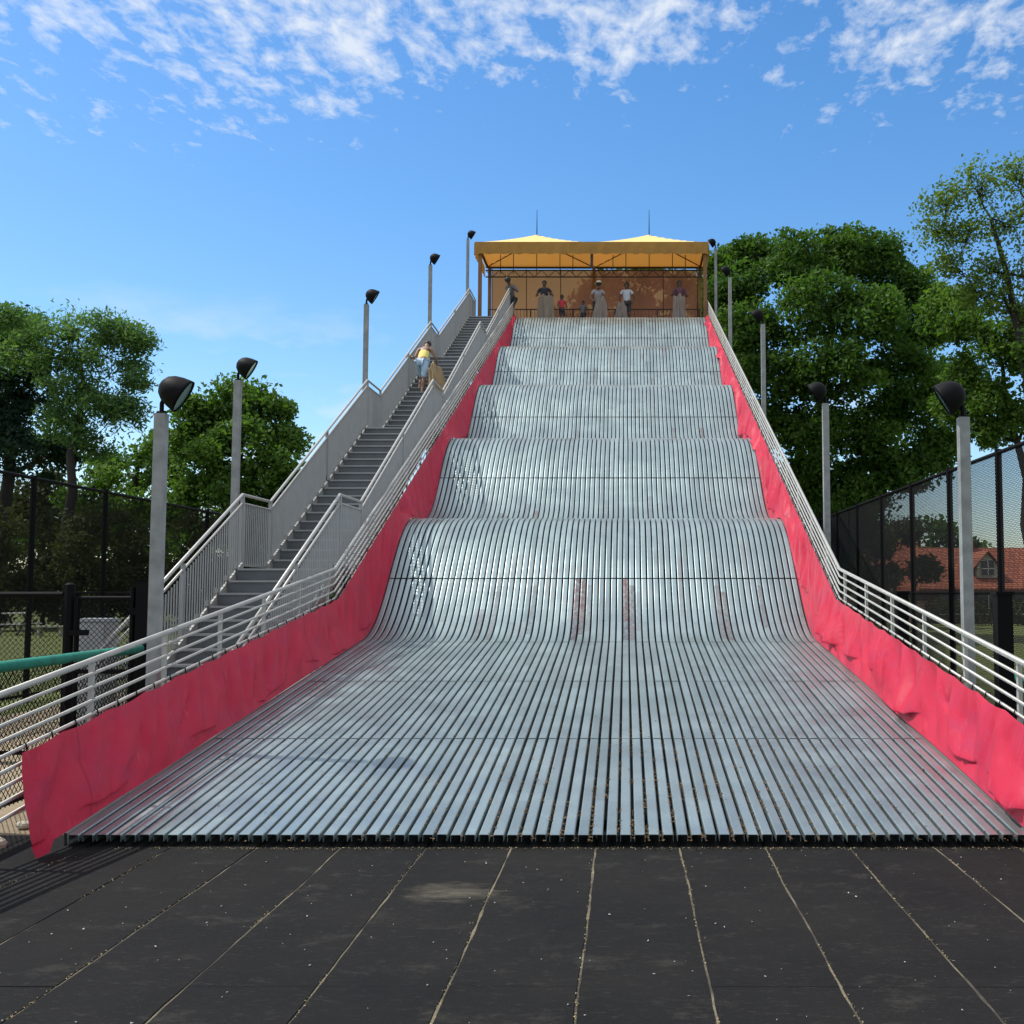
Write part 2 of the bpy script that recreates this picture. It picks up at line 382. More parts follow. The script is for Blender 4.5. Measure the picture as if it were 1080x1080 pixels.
for Y in np.arange(12.5,39.6,2.7):
    for x in (-3.9,-.55,2.8):
        z=deck(Y)-.2; m=MB(); m.bar((x,Y,-.02),(x,Y,z),.1,.1); m.box(x-.15,x+.15,Y-.15,Y+.15,-.01,.015); m.build('support_column',M['frame'],slide)
m=MB()
m.box(-5.85,3.15,LIP+.03,42.9,PLAT-.16,PLAT-.004)
for Y in np.arange(LIP+.2,42.8,.3): m.box(-5.83,3.13,Y,Y+.012,PLAT-.004,PLAT+.004)
m.build('platform_deck',M['frame'],slide)
for x in (-5.6,-2.7,.2,3.0):
    for Y in (40.2,42.7): m=MB(); m.bar((x,Y,-.02),(x,Y,PLAT-.16),.15,.15); m.build('support_column',M['frame'],slide)
# bright bolt heads along the lip
for k in range(0,NCH,5): 
    for d in (0,.12): m=MB(); m.ball((SX0+.08+k*PITCH+d,LIP+.0,hump(LIP)+.02),.022,n=8,m=5); m.build('bolt',M['rail'],slide)
# leaf litter in the grooves
pts=[]
while len(pts)<2600:
    c=random.randrange(1,NCH); x=SX0+PITCH*c; Y=7.78+abs(random.gauss(0,2.2)); 
    w=math.exp(-((x-.3)/1.6)**2)+.04
    if Y<16 and random.random()<w and noise.noise(Vector((c*2.1,Y*1.3,4)))>-.05: pts.append((x+random.uniform(-.016,.016),Y,deck(Y)-.008+random.random()*.008))
for i in range(120):
    Y=random.uniform(7.8,15); pts.append((random.uniform(SX0+.3,SX1-.3),Y,deck(Y)+.001))
litter('leaf_litter','rusty leaf bits caught in the grooves at the foot of the slide',M['leafbit'],pts,.0085)

# ------------------------------------------------------------------ railings beside the slide
def railing(X, label, side, ystart):
    t=thing('slide_railing',label,'railing',(X,ystart,0),'tubular railings along the slide')
    ys=[ystart,15.72,15.74,40.85]
    for k in range(9):
        off=.105*k; m=MB(); r=.024 if k==0 else .014
        pts=[(X,Y,railz(Y)-off) for Y in (ystart,15.70)]+[(X,15.78,railz(15.78)-off)]+[(X,Y,railz(Y)-off) for Y in (23.,31.,40.4)]
        m.tube(pts,r,8); m.build('top_rail' if k==0 else 'rail',M['rail'],t,True)
    Y=8.66-1.355*int((8.66-ystart)/1.355)
    while Y<40.6:
        zt=railz(Y)-.01; zb=min(deck(Y)-.15,zt-.95) if Y>9 else -.01
        m=MB(); xo=X-side*.022
        m.box(xo-.016,xo+.016,Y-.022,Y+.022,max(zb,-.01),zt); m.build('post',M['rail'],t); Y+=1.355
    return t
railing(RX0,'silvery tube railing left of the slide, between slide and staircase',1,5.6)
railing(RX1,'silvery tube railing right of the slide, sunlit beside the bright pink padding',-1,6.8)

# ------------------------------------------------------------------ red padding
def padding(side, label, y0):
    X0=RX0 if side>0 else RX1; XE=SX0 if side>0 else SX1; sd=1 if side>0 else 17
    NV=40; ys=np.arange(y0,LIP+.05,.04); V=[]
    for Y in ys:
        top=railz(Y)-.42; bot=max(deck(Y),.0)+.012
        if Y<7.75: bot=.02
        s=math.hypot(1,(.43 if Y>15.7 else .12))*Y
        # slow swags hung between ties
        sw=abs(math.sin(math.pi*(s/.68)))
        top-= .035*(sw)*(.6+.5*noise.noise(Vector((s*.7,sd,0))))
        A=.5+.5*noise.noise(Vector((s*.35,sd*3.,1)))
        endc=max(0,1-(Y-y0)/.5)
        inn=.035+.03*max(0,noise.noise(Vector((s*.55,sd*2.,3)))+.2)
        for j in range(NV+1):
            v=j/NV
            x=X0+side*.03; xb=XE+side*(inn-.065)
            env=math.sin(math.pi*min(1,v*1.02))**.8 if v<1 else 0
            # slanted folds running down from the ties
            ph=s*1.5+v*(.55*noise.noise(Vector((s*.3,sd,7)))+.35)*1.6
            f1=noise.noise(Vector((ph,v*.5,sd*1.)));f2=noise.noise(Vector((ph*2.3,v*.9,sd+5.)));f3=noise.noise(Vector((s*5.5+v*2,v*1.3,sd+9.)))
            ridge=(1-abs(f1)*2.6); ridge=max(ridge,-.3)
            cre=max(0,1-abs(noise.noise(Vector((ph*1.7+3,v*.8,sd+2.))))*7)
            d=env*(.060*ridge+.060*f2+.022*f3-.035*cre)*(1.15 if side<0 else .85)*(1-.45*v*v)
            # sagging bulges: fabric slumps just above the bottom edge
            b=max(0,noise.noise(Vector((s*1.0,sd*4.,2))))
            vc=(.66 if side<0 else .80)+.30*noise.noise(Vector((s*.9,3,sd)))
            def ss(a,b_,x): x=min(1,max(0,(x-a)/(b_-a))); return x*x*(3-2*x)
            lo=ss(vc-.42,vc,v)*(1-ss(vc,vc+.065,v))
            b=min(1,b*3.0)
            d+=lo*b*(.13 if side<0 else .07)*(1-.35*v)
            hang=.10*env*(.5+A)
            xx=x*(1-v**1.25)+xb*v**1.25+side*(d+.02)
            zz=top*(1-v)+bot*v-(.05*math.sin(math.pi*v))-lo*b*.07+(.03*f2*env)
            zz=max(zz,bot)
            yy=Y+.05*f1*env
            if endc>0:
                e=endc*endc; xx=max(xx,X0+.03) if side>0 else min(xx,X0-.03); yy+=-.07*e*math.sin(math.pi*v)-.04*e*v
                if v>.8: xx-=side*.0
            V.append((xx,yy,zz))
    n=len(ys); F=[]
    for i in range(n-1):
        for j in range(NV):
            a=i*(NV+1)+j; F.append((a,a+1,a+NV+2,a+NV+1))
    t=thing('safety_padding',label,'padding',(X0,y0,0),'red padding sheets along the slide')
    npmesh('vinyl_sheet',V,F,M['vinyl'],t,smooth=True)
    Y=y0+.1
    while Y<LIP-.1:
        z=railz(Y)-.42; m=MB(); m.tube([(X0+side*.034,Y,z-.05),(X0+side*.02,Y,z+.022),(X0-side*.02,Y,z+.015),(X0-side*.01,Y,z-.03)],.006,5); Y+=.34; m.build('tie',M['black'],t)
    return t
padding(1,'dark red vinyl padding in shade, hung from the left railing of the slide',7.57)
padding(-1,'bright pinkish red vinyl padding in full sun, hung from the right railing',7.2)

# ------------------------------------------------------------------ staircase
XO,XI=-5.75,-4.29
stair=thing('staircase','long grey steel staircase with four flights climbing left of the slide','staircase',(-5.02,12.25,0))
zL=[0.02,2.15,5.40,8.65,PLAT]; flights=[(12.25,16.45),(17.75,24.2),(25.5,31.95),(33.25,LIP)]
for k,(ya,yb) in enumerate(flights):
    za,zb=zL[k],zL[k+1]; n=round((zb-za)/.18); m=MB(); dy=(yb-ya)/n
    for i in range(n):
        z=za+(zb-za)*(i+1)/n; y=ya+dy*i
        m.box(XO+.06,XI-.06,y,y+dy+.02,z-.04,z); m.box(XO+.06,XI-.06,y+.01,y+.02,z-(zb-za)/n+.003,z-.042)
    m.build('treads',M['tread'],stair)
    m=MB()
    for i in range(n):
        z=za+(zb-za)*(i+1)/n; y=ya+dy*i; m.box(XO+.08,XI-.08,y-.012,y-.002,z-.022,z+.004)
    m.build('nosings',M['stair'],stair)  # paler metal than the treads, painting in the sunlit step edges
    for x in (XO+.03,XI-.03):
        m=MB(); m.bar((x,ya-.1,za+.0),(x,yb,zb-.02),.03,.26); 
        for i in range(n): # step nosings poke above the stringer
            z=za+(zb-za)*(i+1)/n; y=ya+dy*i; m.box(x-.02,x+.02,y,y+.10,z+.0,z+.075)
        m.build('stringer',M['rail'],stair)
    if k<3:
        m=MB(); y2=flights[k+1][0]; m.box(XO+.05,XI-.05,yb+.03,y2,zb-.08,zb); m.build('landing',M['tread'],stair)
        for x in (XO+.02,XI-.02):
            for y in (yb+.1,y2-.1): m=MB(); m.bar((x,y,-.01),(x,y,zb-.08),.1,.1); m.build('landing_leg',M['frame'],stair)
HR=1.12
def hz(Y):
    for k,(ya,yb) in enumerate(flights):
        if Y<=yb: 
            return zL[k]+max(0,(Y-ya))*(zL[k+1]-zL[k])/(yb-ya)
        if k<3 and Y<flights[k+1][0]: return zL[k+1]
    return PLAT
knots=[12.05]+[y for f in flights for y in f][1:]+[41.3]
for x in (XO,XI):
    for off,r in ((0,.024),(-.13,.017)):
        m=MB(); pts=[]
        for q,y in enumerate(knots): 
            pts.append((x,y,hz(y)+HR+off))
        m.tube(pts,r,8); m.build('handrail',M['rail'],stair,True)
    segs=list(zip(knots[:-1],knots[1:]))
    for (a,b) in segs:
        m=MB(); y=a+.04
        while y<b-.02:
            z=hz(y); m.box(x-.007,x+.007,y-.010,y+.010,z+.05,z+HR-.14); y+=(.085 if a<17 else .066)
        m.bar((x,a+.01,hz(a)+.06),(x,b-.01,hz(b)+.06),.03,.03)
        m.build('balusters',M['stair'],stair)
    for y in knots[1:]+[14.3,21.,28.7,36.4]:
        z=hz(y); m=MB(); m.box(x-.025,x+.025,y-.025,y+.025,z-.1,z+HR); m.build('newel_post',M['stair'],stair)

# ------------------------------------------------------------------ canopy
CXs=(-5.62,-1.27,3.08); CY0,CY1=40.15,43.3; EZ=14.84
can=thing('canopy','yellow twin-peaked fabric canopy over the platform at the top','canopy',(-1.27,41.7,PLAT))
for b in range(2):
    x0,x1=CXs[b],CXs[b+1]; xm=(x0+x1)/2; ym=(CY0+CY1)/2; N=16; m=MB(); vs=[]
    for i in range(N+1):
        for j in range(N+1):
            u=i/N*2-1; w=j/N*2-1; d=max(abs(u),abs(w)); h=(1-d); h=.72*h+.28*h*h
            vs.append((xm+u*(x1-x0)/2,ym+w*(CY1-CY0)/2,EZ+.80*h))
    m.add(vs,[(i*(N+1)+j,(i+1)*(N+1)+j,(i+1)*(N+1)+j+1,i*(N+1)+j+1) for i in range(N) for j in range(N)])
    rf=m.build('roof_tent',M['canopy'],can,False)
    m=MB(); m.tube([(xm,ym,EZ+.74),(xm,ym,EZ+1.78)],[.02,.008],6); m.build('spire',M['black'],rf)
    m=MB()  # braces inside
    for (dx,dy) in ((0,0),(1,0),(0,1),(1,1)):
        cx=x0 if not dx else x1; cy=CY0 if not dy else CY1
        m.tube([(cx,cy,EZ-.03),(xm,ym,EZ+.6)],.022,6)
    for dx in (-1.4,-.9,0,.9,1.4): m.tube([(xm+dx,ym,EZ-.75),(xm+dx,ym,EZ-.05+.3*(1.6-abs(dx)))],.015,6)
    m.build('roof_frame',M['trim'],can)
def valance(a,b,name):
    a=Vector(a); b=Vector(b); L=(b-a).length; n=int(L/.08); vs=[]; nr=Vector((-(b-a).y,(b-a).x,0)).normalized()
    for i in range(n+1):
        p=a.lerp(b,i/n); o=.010*math.sin(i*1.3)+.012*noise.noise(Vector((i*.3,a.x,a.y)))
        sc_=.035*abs(math.sin(i/n*math.pi*L/.55))
        for k,dz in enumerate((.0,-.12,-.30,-.48+sc_)): vs.append(p+nr*o*(k*.6)+Vector((0,0,dz)))
    m=MB(); m.add(vs,[(i*4+k,i*4+k+1,(i+1)*4+k+1,(i+1)*4+k) for i in range(n) for k in range(3)]); return m.build(name,M['valance'],can)
g=.03
for b in range(2):
    valance((CXs[b],CY0-g,EZ),(CXs[b+1],CY0-g,EZ),'valance')
valance((CXs[0]-g,CY0,EZ),(CXs[0]-g,CY1,EZ),'valance'); valance((CXs[2]+g,CY0,EZ),(CXs[2]+g,CY1,EZ),'valance')
for x in (-5.44,-1.27,2.96):
    for y in (CY0+.15,CY1-.1):
        if x==-1.27 and y<41: 
            m=MB(); m.bar((x,y,EZ-.95),(x,y,EZ),.1,.1); m.build('hanger',M['trim'],can); continue
        m=MB(); m.bar((x,y,PLAT),(x,y,EZ-.02),.13,.13); m.build('post',M['post'],can)
for y in (41.75,):
    for zt in (EZ-.60,EZ-.86):
        m=MB(); m.tube([(CXs[0]+.2,y,zt),(CXs[2]-.15,y,zt)],.028,6); m.build('truss_chord',M['trim'],can)
    m=MB(); x=CXs[0]+.2; up=True
    while x<CXs[2]-.4:
        m.tube([(x,y,EZ-(.60 if up else .86)),(x+.27,y,EZ-(.86 if up else .60))],.014,5); x+=.27; up=not up
    m.build('truss_web',M['trim'],can)
for (a,b) in (((CXs[0]+.1,CY0+.1),(CXs[2]-.1,CY0+.1)),((CXs[0]+.1,CY1-.1),(CXs[2]-.1,CY1-.1)),((CXs[0]+.1,CY0+.1),(CXs[0]+.1,CY1-.1)),((CXs[2]-.1,CY0+.1),(CXs[2]-.1,CY1-.1))):
    m=MB(); m.bar((*a,EZ-.06),(*b,EZ-.06),.07,.07); m.build('eave_beam',M['trim'],can)
# amber back sheet with vertical seams
vs=[];m=MB(); n=90
for i in range(n+1):
    x=-5.35+8.2*i/n
    for k in range(7): vs.append((x,CY1+.02+.02*math.sin(i*.35)*math.sin(k/6*3.14)+.015*noise.noise(Vector((i*.2,k*.5,0))),PLAT+.3+(EZ-.1-PLAT-.3)*k/6))
m.add(vs,[(i*7+k,(i+1)*7+k,(i+1)*7+k+1,i*7+k+1) for i in range(n) for k in range(6)])
bk=m.build('back_sheet',M['amber'],can,True)
m=MB()
for x in np.arange(-5.35,2.9,1.37): m.tube([(x,CY1-.02,PLAT+.3),(x,CY1-.02,EZ-.1)],.016,5)
m.build('sheet_poles',M['trim'],can)
# railing at the back of the platform
t=thing('platform_railing','low brown picket railing across the back of the top platform','railing',(-1.3,42.5,PLAT))
m=MB(); m.tube([(-5.4,42.55,PLAT+1.08),(2.95,42.55,PLAT+1.08)],.025,6); m.build('top_rail',M['trim'],t)
m=MB(); m.tube([(-5.4,42.55,PLAT+.12),(2.95,42.55,PLAT+.12)],.02,6); m.build('bottom_rail',M['trim'],t)
m=MB()
for x in np.arange(-5.4,2.95,.14): m.box(x-.008,x+.008,42.54,42.56,PLAT+.12,PLAT+1.08)
m.build('pickets',M['trim'],t)
for x in np.arange(-5.4,3.,1.66): m=MB(); m.bar((x,42.55,PLAT),(x,42.55,PLAT+1.08),.05,.05); m.build('post',M['trim'],t)

# ------------------------------------------------------------------ lamp posts
def lamp(x,y,h,side,label,aim=.42):
    t=thing('lamp_post',label,'lamp post',(x,y,0),'floodlight posts along the slide')
    m=MB(); m.bar((x,y,-.01),(x,y,h),.10,.10); m.build('pole',M['pole'],t)
    m=MB(); m.box(x-.12,x+.12,y-.12,y+.12,-.01,.02); m.build('base_plate',M['pole'],t)
    c=Vector((x+side*.14,y-.02,h+.20)); m=MB()
    m.tube([(x,y,h-.02),(x,y,h+.1),(x+side*.03,y,h+.17)],.022,6); m.tube([(x-.04,y,h),(x+.04,y,h)],.03,6); m.build('bracket',M['hood'],t)
    # half-dome hood, open face turned to the slide and down
    ax=Vector((side*.80,aim*.55,-.50)).normalized(); u=Vector((0,0,1)).cross(ax).normalized(); w=ax.cross(u)
    m=MB(); N=24; R=.195; rings=[]; fr=c+ax*.07
    prof_=[(0,1.0),(.012,1.02),(-.02,1.0),(-.08,.93),(-.15,.78),(-.20,.55),(-.225,.25)]
    vs=[]
    for d,s in prof_:
        for j in range(N):
            a=2*math.pi*j/N; vs.append(fr+ax*d+(u*math.cos(a)*1.0+w*math.sin(a)*.85)*R*s)
    fs=[(i*N+j,i*N+(j+1)%N,(i+1)*N+(j+1)%N,(i+1)*N+j) for i in range(len(prof_)-1) for j in range(N)]
    fs.append(tuple(range((len(prof_)-1)*N,len(prof_)*N))); m.add(vs,fs); hd=m.build('lamp_head',M['hood'],t,True)
    m=MB(); vs=[fr-ax*.004+(u*math.cos(2*math.pi*j/N)+w*math.sin(2*math.pi*j/N)*.85)*R*.93 for j in range(N)]; m.add(vs,[tuple(range(N))]); m.build('glass',M['glass'],hd)
    return t
lamp(-4.345,10.2,3.47,1,'nearest lamp post on the left, beside the gate at the foot of the stairs')
lamp(-5.92,16.6,5.03,1,'left lamp post at the first stair landing, its head against the round tree')
lamp(-5.92,24.7,8.36,1,'left lamp post at the second stair landing, standing against open blue sky')
lamp(-5.92,32.7,11.7,1,'left lamp post at the third stair landing, just below the climbing woman\'s way up')
lamp(-5.92,40.4,15.0,1,'left lamp post topmost, beside the left edge of the yellow canopy')
lamp(3.28,10.6,3.5,-1,'nearest lamp post on the right, in front of the tall fence and tiled roof')
lamp(3.28,17.9,4.9,-1,'second lamp post on the right, against the dark oak by its trunk')
lamp(3.28,25.9,8.2,-1,'third lamp post up on the right side, standing before the oak crown')
lamp(3.28,34.0,11.7,-1,'fourth lamp post up on the right side, thin against the oak leaves')
lamp(3.38,40.6,14.75,-1,'lamp post touching the right edge of the yellow canopy')

# ------------------------------------------------------------------ fences
def chain(p0,p1,z0,z1,sp,w):
    """diagonal wires of a chain link panel between two points, as thin three-sided bars"""
    p0=Vector(p0);p1=Vector(p1);L=(p1-p0).length;d=(p1-p0)/L;H=z1-z0;n=Vector((-d.y,d.x,0)); V=[];F=[]
    for sgn in (1,-1):
        k=-H if sgn>0 else 0
        while k<(L if sgn>0 else L+H):
            # line u = k + sgn*h, h in 0..H
            ha=max(0,(-k)/sgn if sgn>0 else (k-L)); hb=min(H,(L-k) if sgn>0 else k)
            if hb-ha>.03:
                off=n*(.004*sgn)
                a=p0+d*(k+sgn*ha)+Vector((0,0,z0+ha))+off; b=p0+d*(k+sgn*hb)+Vector((0,0,z0+hb))+off
                dr=(b-a).normalized(); r=dr.cross(n); q=len(V)
                for p in (a,b):
                    for an in (0,2.09,4.19): V.append(tuple(p+(r*math.cos(an)+n*math.sin(an))*w/2))
                F+=[(q,q+1,q+4,q+3),(q+1,q+2,q+5,q+4),(q+2,q,q+3,q+5)]
            k+=sp
    return V,F
def fence(name,label,p0,p1,h,posts,sp,w,mid=None,r=.04,sleeve=False,group=None,rp=None):
    p0=Vector(p0);p1=Vector(p1); t=thing(name,label,'fence',tuple(p0),group)
    V,F=chain(p0,p1,.05,h-.03,sp,w); npmesh('wire_mesh',V,F,M['wire'],t)
    m=MB(); m.tube([p0+Vector((0,0,h)),p1+Vector((0,0,h))],(.047 if sleeve else .03),10); m.build('top_rail',M['green'] if sleeve else M['black'],t,sleeve)
    for q in (mid or []): m=MB(); m.tube([p0+Vector((0,0,q)),p1+Vector((0,0,q))],.022,6); m.build('rail',M['black'],t)
    for s in posts:
        p=p0.lerp(p1,s); m=MB(); m.tube([p+Vector((0,0,-.01)),p+Vector((0,0,h+(.0 if sleeve else .05)))],rp or r,8); m.build('post',M['black'],t)
    return t
ys=[13.36+2.57*k for k in range(13)]
fence('chain_link_fence','tall black chain link fence on the left in front of dark shrubs',(-10,ys[0],0),(-10,ys[-1],0),3.73,[(y-ys[0])/(ys[-1]-ys[0]) for y in ys],.052,.0078,[1.8,.1],.05)
ys=[10.6+2.33*k for k in range(14)]
fence('chain_link_fence','tall black chain link fence on the right in front of tiled roof',(5.2,ys[0],0),(5.2,ys[-1],0),3.75,[(y-ys[0])/(ys[-1]-ys[0]) for y in ys],.050,.0078,[1.8,.1],.05)
# low fence with green sleeve left, and gate
fence('low_fence','low chain link fence with green foam top rail, left of the slide foot',(-4.95,6.9,0),(-5.22,11.9,0),1.2,[0.0,.32,.66],.07,.008,[.08],.04,True)
fence('low_fence','low chain link fence with green foam top rail, right behind the padding',(4.45,6.0,0),(4.05,11.6,0),.92,[0,.4,.8,1],.07,.008,[.08],.035,True)
t=thing('gate','black chain link gate with latch beside the foot of the stairs','gate',(-5.7,12,0))
m=MB(); m.tube([(-6.05,12,-.01),(-6.05,12,1.88)],.055,8); m.ball((-6.05,12,1.88),.055,.055,.03); m.build('gate_post',M['black'],t)
m=MB(); m.box(-5.30,-5.16,11.93,12.07,-.01,1.92); m.build('gate_post',M['black'],t)
m=MB(); 
for z in (1.74,.12,.95): m.tube([(-5.96,12,z),(-5.36,12,z)],.024,6)
for x in (-5.96,-5.36): m.tube([(x,12,.1),(x,12,1.86 if x>-5.5 else 1.76)],.03,6)
m.build('gate_frame',M['black'],t)
V,F=chain((-5.95,12,0),(-5.37,12,0),.12,1.74,.06,.007); npmesh('wire_mesh',V,F,M['wire'],t)
m=MB(); m.box(-6.03,-5.82,11.94,11.99,1.34,1.40); m.build('latch',M['black'],t)
m=MB(); m.box(-5.38,-5.22,11.96,12.04,1.56,1.63); m.box(-5.38,-5.22,11.96,12.04,.3,.37); m.build('hinge',M['black'],t)
t=fence('chain_link_fence','waist-high plain black fence panel joining the gate and running left',(-10,12.05,0),(-6.12,12.0,0),1.78,[0,.33,.66],.06,.006,[.08],.04)
# thick bollard-like posts right
for (x,zc,lab) in ((1057,10.9,'stout black post with flat cap behind the right railing near the frame edge'),(951,15.5,'stout black post behind the right railing by the middle of the fence')):
    p=at(x,624,zc); t=thing('square_post',lab,'post',(p.x,p.y,0),'stout black posts by the right fence'); s=.075
    m=MB(); m.box(p.x-s,p.x+s,p.y-s,p.y+s,-.01,p.z-.03); m.build('shaft',M['black'],t)
    m=MB(); m.box(p.x-s-.015,p.x+s+.015,p.y-s-.015,p.y+s+.015,p.z-.03,p.z); m.build('cap',M['black'],t)
# grey cabinet behind gate
t=thing('utility_cabinet','plain grey metal cabinet seen through the mesh of the gate','cabinet',(-6.4,13.8,0))
m=MB(); m.box(-6.80,-6.44,13.7,14.05,-.01,1.44); m.build('cabinet_body',M['cab'],t)
m=MB(); m.box(-6.78,-6.46,13.685,13.697,.1,1.42); m.build('door',M['cab'],t)
m=MB(); m.box(-6.82,-6.42,13.68,14.07,1.443,1.48); m.build('lid',M['cab'],t)

# ------------------------------------------------------------------ vegetation
def leaves(centres, per, spread, size, asp=.55, up=.35):
    """leaf quads gathered round cluster centres (n,4: x,y,z,radius)"""
    C=np.repeat(centres[:,:3],per,axis=0); R=np.repeat(centres[:,3],per)
    n=len(C); d=RNG.normal(size=(n,3)); d/=np.linalg.norm(d,axis=1)[:,None]; r=RNG.random(n)**.5
    P=C+d*(r*R)[:,None]*np.array([1,1,.72])
    nr=RNG.normal(size=(n,3)); nr[:,2]+=up*2; nr/=np.linalg.norm(nr,axis=1)[:,None]
    a=RNG.normal(size=(n,3)); a-=nr*(a*nr).sum(1)[:,None]; a/=np.linalg.norm(a,axis=1)[:,None]; b=np.cross(nr,a)
    s=size*(.6+.8*RNG.random(n)); l=a*s[:,None]; w=b*(s*asp)[:,None]
    V=np.empty((n,4,3)); V[:,0]=P-l; V[:,1]=P+w+l*.1; V[:,2]=P+l; V[:,3]=P-w+l*.1
    ct=np.repeat(RNG.random(len(centres)),per); tint=np.clip(.55*ct+.45*RNG.random(n),0,1)
    return V.reshape(-1,3), np.arange(n*4).reshape(-1,4), tint
def curve(a,b,bend,k=7):
    a=Vector(a);b=Vector(b);out=[];L=(b-a).length
    o=Vector((random.uniform(-1,1),random.uniform(-1,1),random.uniform(-.2,.8)))*bend*L
    for i in range(k):
        s=i/(k-1); p=a.lerp(b,s)+o*math.sin(math.pi*s)*.5
        if 0<i<k-1: p+=Vector((random.uniform(-1,1),random.uniform(-1,1),random.uniform(-1,1)))*L*.02
        out.append(p)
    return out
def tree(name,label,cat,base,lumps,leafmat,leaf=.14,ncl=10,per=90,cr=.7,tr=.4,trunk_top=None,group=None,twigs=True,asp=.55,barkmat=None,fork=.45):
    """lumps: (x,y,z,rx,ry,rz) world ellipsoids that make up the crown"""
    base=Vector(base); t=thing(name,label,cat,tuple(base),group); m=MB()
    top=Vector(trunk_top) if trunk_top else Vector((sum(l[0] for l in lumps)/len(lumps),sum(l[1] for l in lumps)/len(lumps),max(l[2] for l in lumps)))
    tp=curve(base-Vector((0,0,.05)),top,.05,9); rs=[tr*(1.35 if i==0 else 1)*(1-.82*i/8) for i in range(9)]
    m.tube(tp,rs,10)
    cl=[]
    nodes=[(tp[i],rs[i]*.8) for i in range(max(2,int(8*fork)-1),9)]; mid=tp[int(8*fork)]
    for (x,y,z,rx,ry,rz) in sorted(lumps,key=lambda l:(Vector(l[:3])-mid).length):
        c=Vector((x,y,z)); nd=min(nodes,key=lambda q:(q[0]-c).length+max(0,q[0].z-c.z+.3)*1.2-q[1]*2)
        a=nd[0]; r0=max(.02,nd[1]*.72); br=curve(a,c,.22,7); m.tube(br,[r0*(1-.11*k) for k in range(7)],6,False)
        nodes+=[(br[k],r0*(1-.11*k)) for k in (3,4,5,6)]
        for k in range(ncl):
            d=Vector((random.gauss(0,1),random.gauss(0,1),random.gauss(.15,1))).normalized(); rr=random.uniform(.45,1.05)
            p=c+Vector((d.x*rx,d.y*ry,d.z*rz))*rr
            cl.append((p.x,p.y,p.z,cr*random.uniform(.5,1.25)))
            if twigs: m.tube(curve(br[random.randint(3,6)],p,.15,4),[r0*.25+.006,r0*.18+.005,r0*.1+.004,.004],4,False)
    tk=m.build('trunk',barkmat or M['bark'],t,True)
    V,F,ti=leaves(np.array(cl),per,1,leaf,asp); npmesh('crown',V,F,leafmat,t,tint=ti)
    return t
def lump(px,py,zc,r,rz=None,ry=None):
    p=at(px,py,zc); k=zc/FPX; return (p.x,p.y,p.z,r*k,(ry or r)*k,(rz or r*.8)*k)
def gnd(px,zc):
    p=at(px,540,zc); return (p.x,zc,-.02)
# big oak right
Z=48
L=[lump(*a) for a in ((765,275,50,20),(758,310,51,24),(790,265,49,22),(765,345,50,26),(775,300,47,26),(790,345,45,34),(835,268,47,36),(880,262,48,34),(925,270,49,34),(960,300,48,30),(860,315,44,42),(915,325,44,42),(820,385,44,40),(880,390,43,44),(940,380,45,40),(975,345,48,30),
  (800,440,45,38),(860,450,44,40),(920,450,45,38),(965,420,46,34),(900,505,45,34),(845,500,46,34),(950,490,46,32),(985,465,47,26),(772,380,48,26),(775,500,48,34),(815,530,47,36),(790,560,49,34),(900,545,50,32),(760,440,52,32),(1000,395,50,24),(870,575,52,30))]
tree('oak_tree','huge dark green oak filling the view right of the slide','tree',gnd(842,48),[(x,y,z-.35,a,b,c) for x,y,z,a,b,c in L],M['oak'],.108,27,175,.86,.62,tuple(at(880,330,48)),fork=.5)
# airy tree far right
L=[lump(*a) for a in ((1000,215,34,24),(1035,195,34,26),(1072,190,34,26),(990,245,34,20),(1020,250,34,26),(1062,240,34,26),(1100,215,34,30),(1045,285,34,22),(1000,280,34,14),(1085,290,34,26),(1110,260,34,30),(1062,318,34,24),(1092,335,34,26),(1030,310,34,20))]
tree('locust_tree','airy light green tree with bare crooked limbs, tallest at the far right','tree',gnd(1110,34),L,M['locust'],.062,25,32,.60,.32,tuple(at(1045,230,34)),fork=.62)
L=[lump(*a) for a in ((1100,380,33,24),(1000,325,38,26),(1030,345,37,28),(1060,360,36,24),(1085,385,36,26),(1020,395,38,24),(1050,420,37,22),(1010,430,39,22),(1080,440,37,22),(1040,455,38,20),(1100,340,36,30))]
tree('elm_tree','mid green tree with loose leafy boughs between oak and airy tree','tree',gnd(1092,37.5),L,M['round'],.09,17,120,.62,.24,tuple(at(1050,350,37)),fork=.5)
# tree behind canopy
L=[lump(*a) for a in ((640,315,60,34),(690,300,60,34),(725,320,61,32),(665,345,60,36),(715,365,60,38),(610,350,61,26),(680,400,61,44))]
tree('maple_tree','leafy tree seen dimly through the amber sheet behind the canopy','tree',gnd(680,60),L,M['oak'],.18,10,110,1.1,.4)
FK=1.45
def lumpf(px,py,zc,r,rz=None): return lump(px,py,zc*FK,r,rz)
# left trees
L=[lumpf(*a) for a in ((5,350,40,22,20),(20,385,40,32,24),(0,420,40,34,30),(35,430,41,34,28),(10,470,40,36,30),(50,480,42,30),(-30,390,40,34,40),(-20,460,40,40))]
tree('spruce_tree','near-black conifer at the left edge of the picture','tree',gnd(-5,40*FK),L,M['dark'],.13,16,160,1.1,.5,group=None)
L=[lumpf(*a) for a in ((2,340,36,20),(50,360,38,30),(85,348,38,28),(60,395,38,32),(110,375,38,30),(135,395,38,24),(120,350,38,16),(20,370,38,28),(95,430,38,28),(130,440,38,22),(85,410,38,28),(120,425,38,22),(70,445,38,22),(30,345,39,16),(145,360,38,12),(95,465,38,22))]
tree('silver_maple','feathery pale green maple with ragged tips at the left','tree',gnd(78,38*FK),L,M['silver'],.125,16,95,.95,.38,tuple(at(85,380,38*FK)),asp=.34,fork=.6)
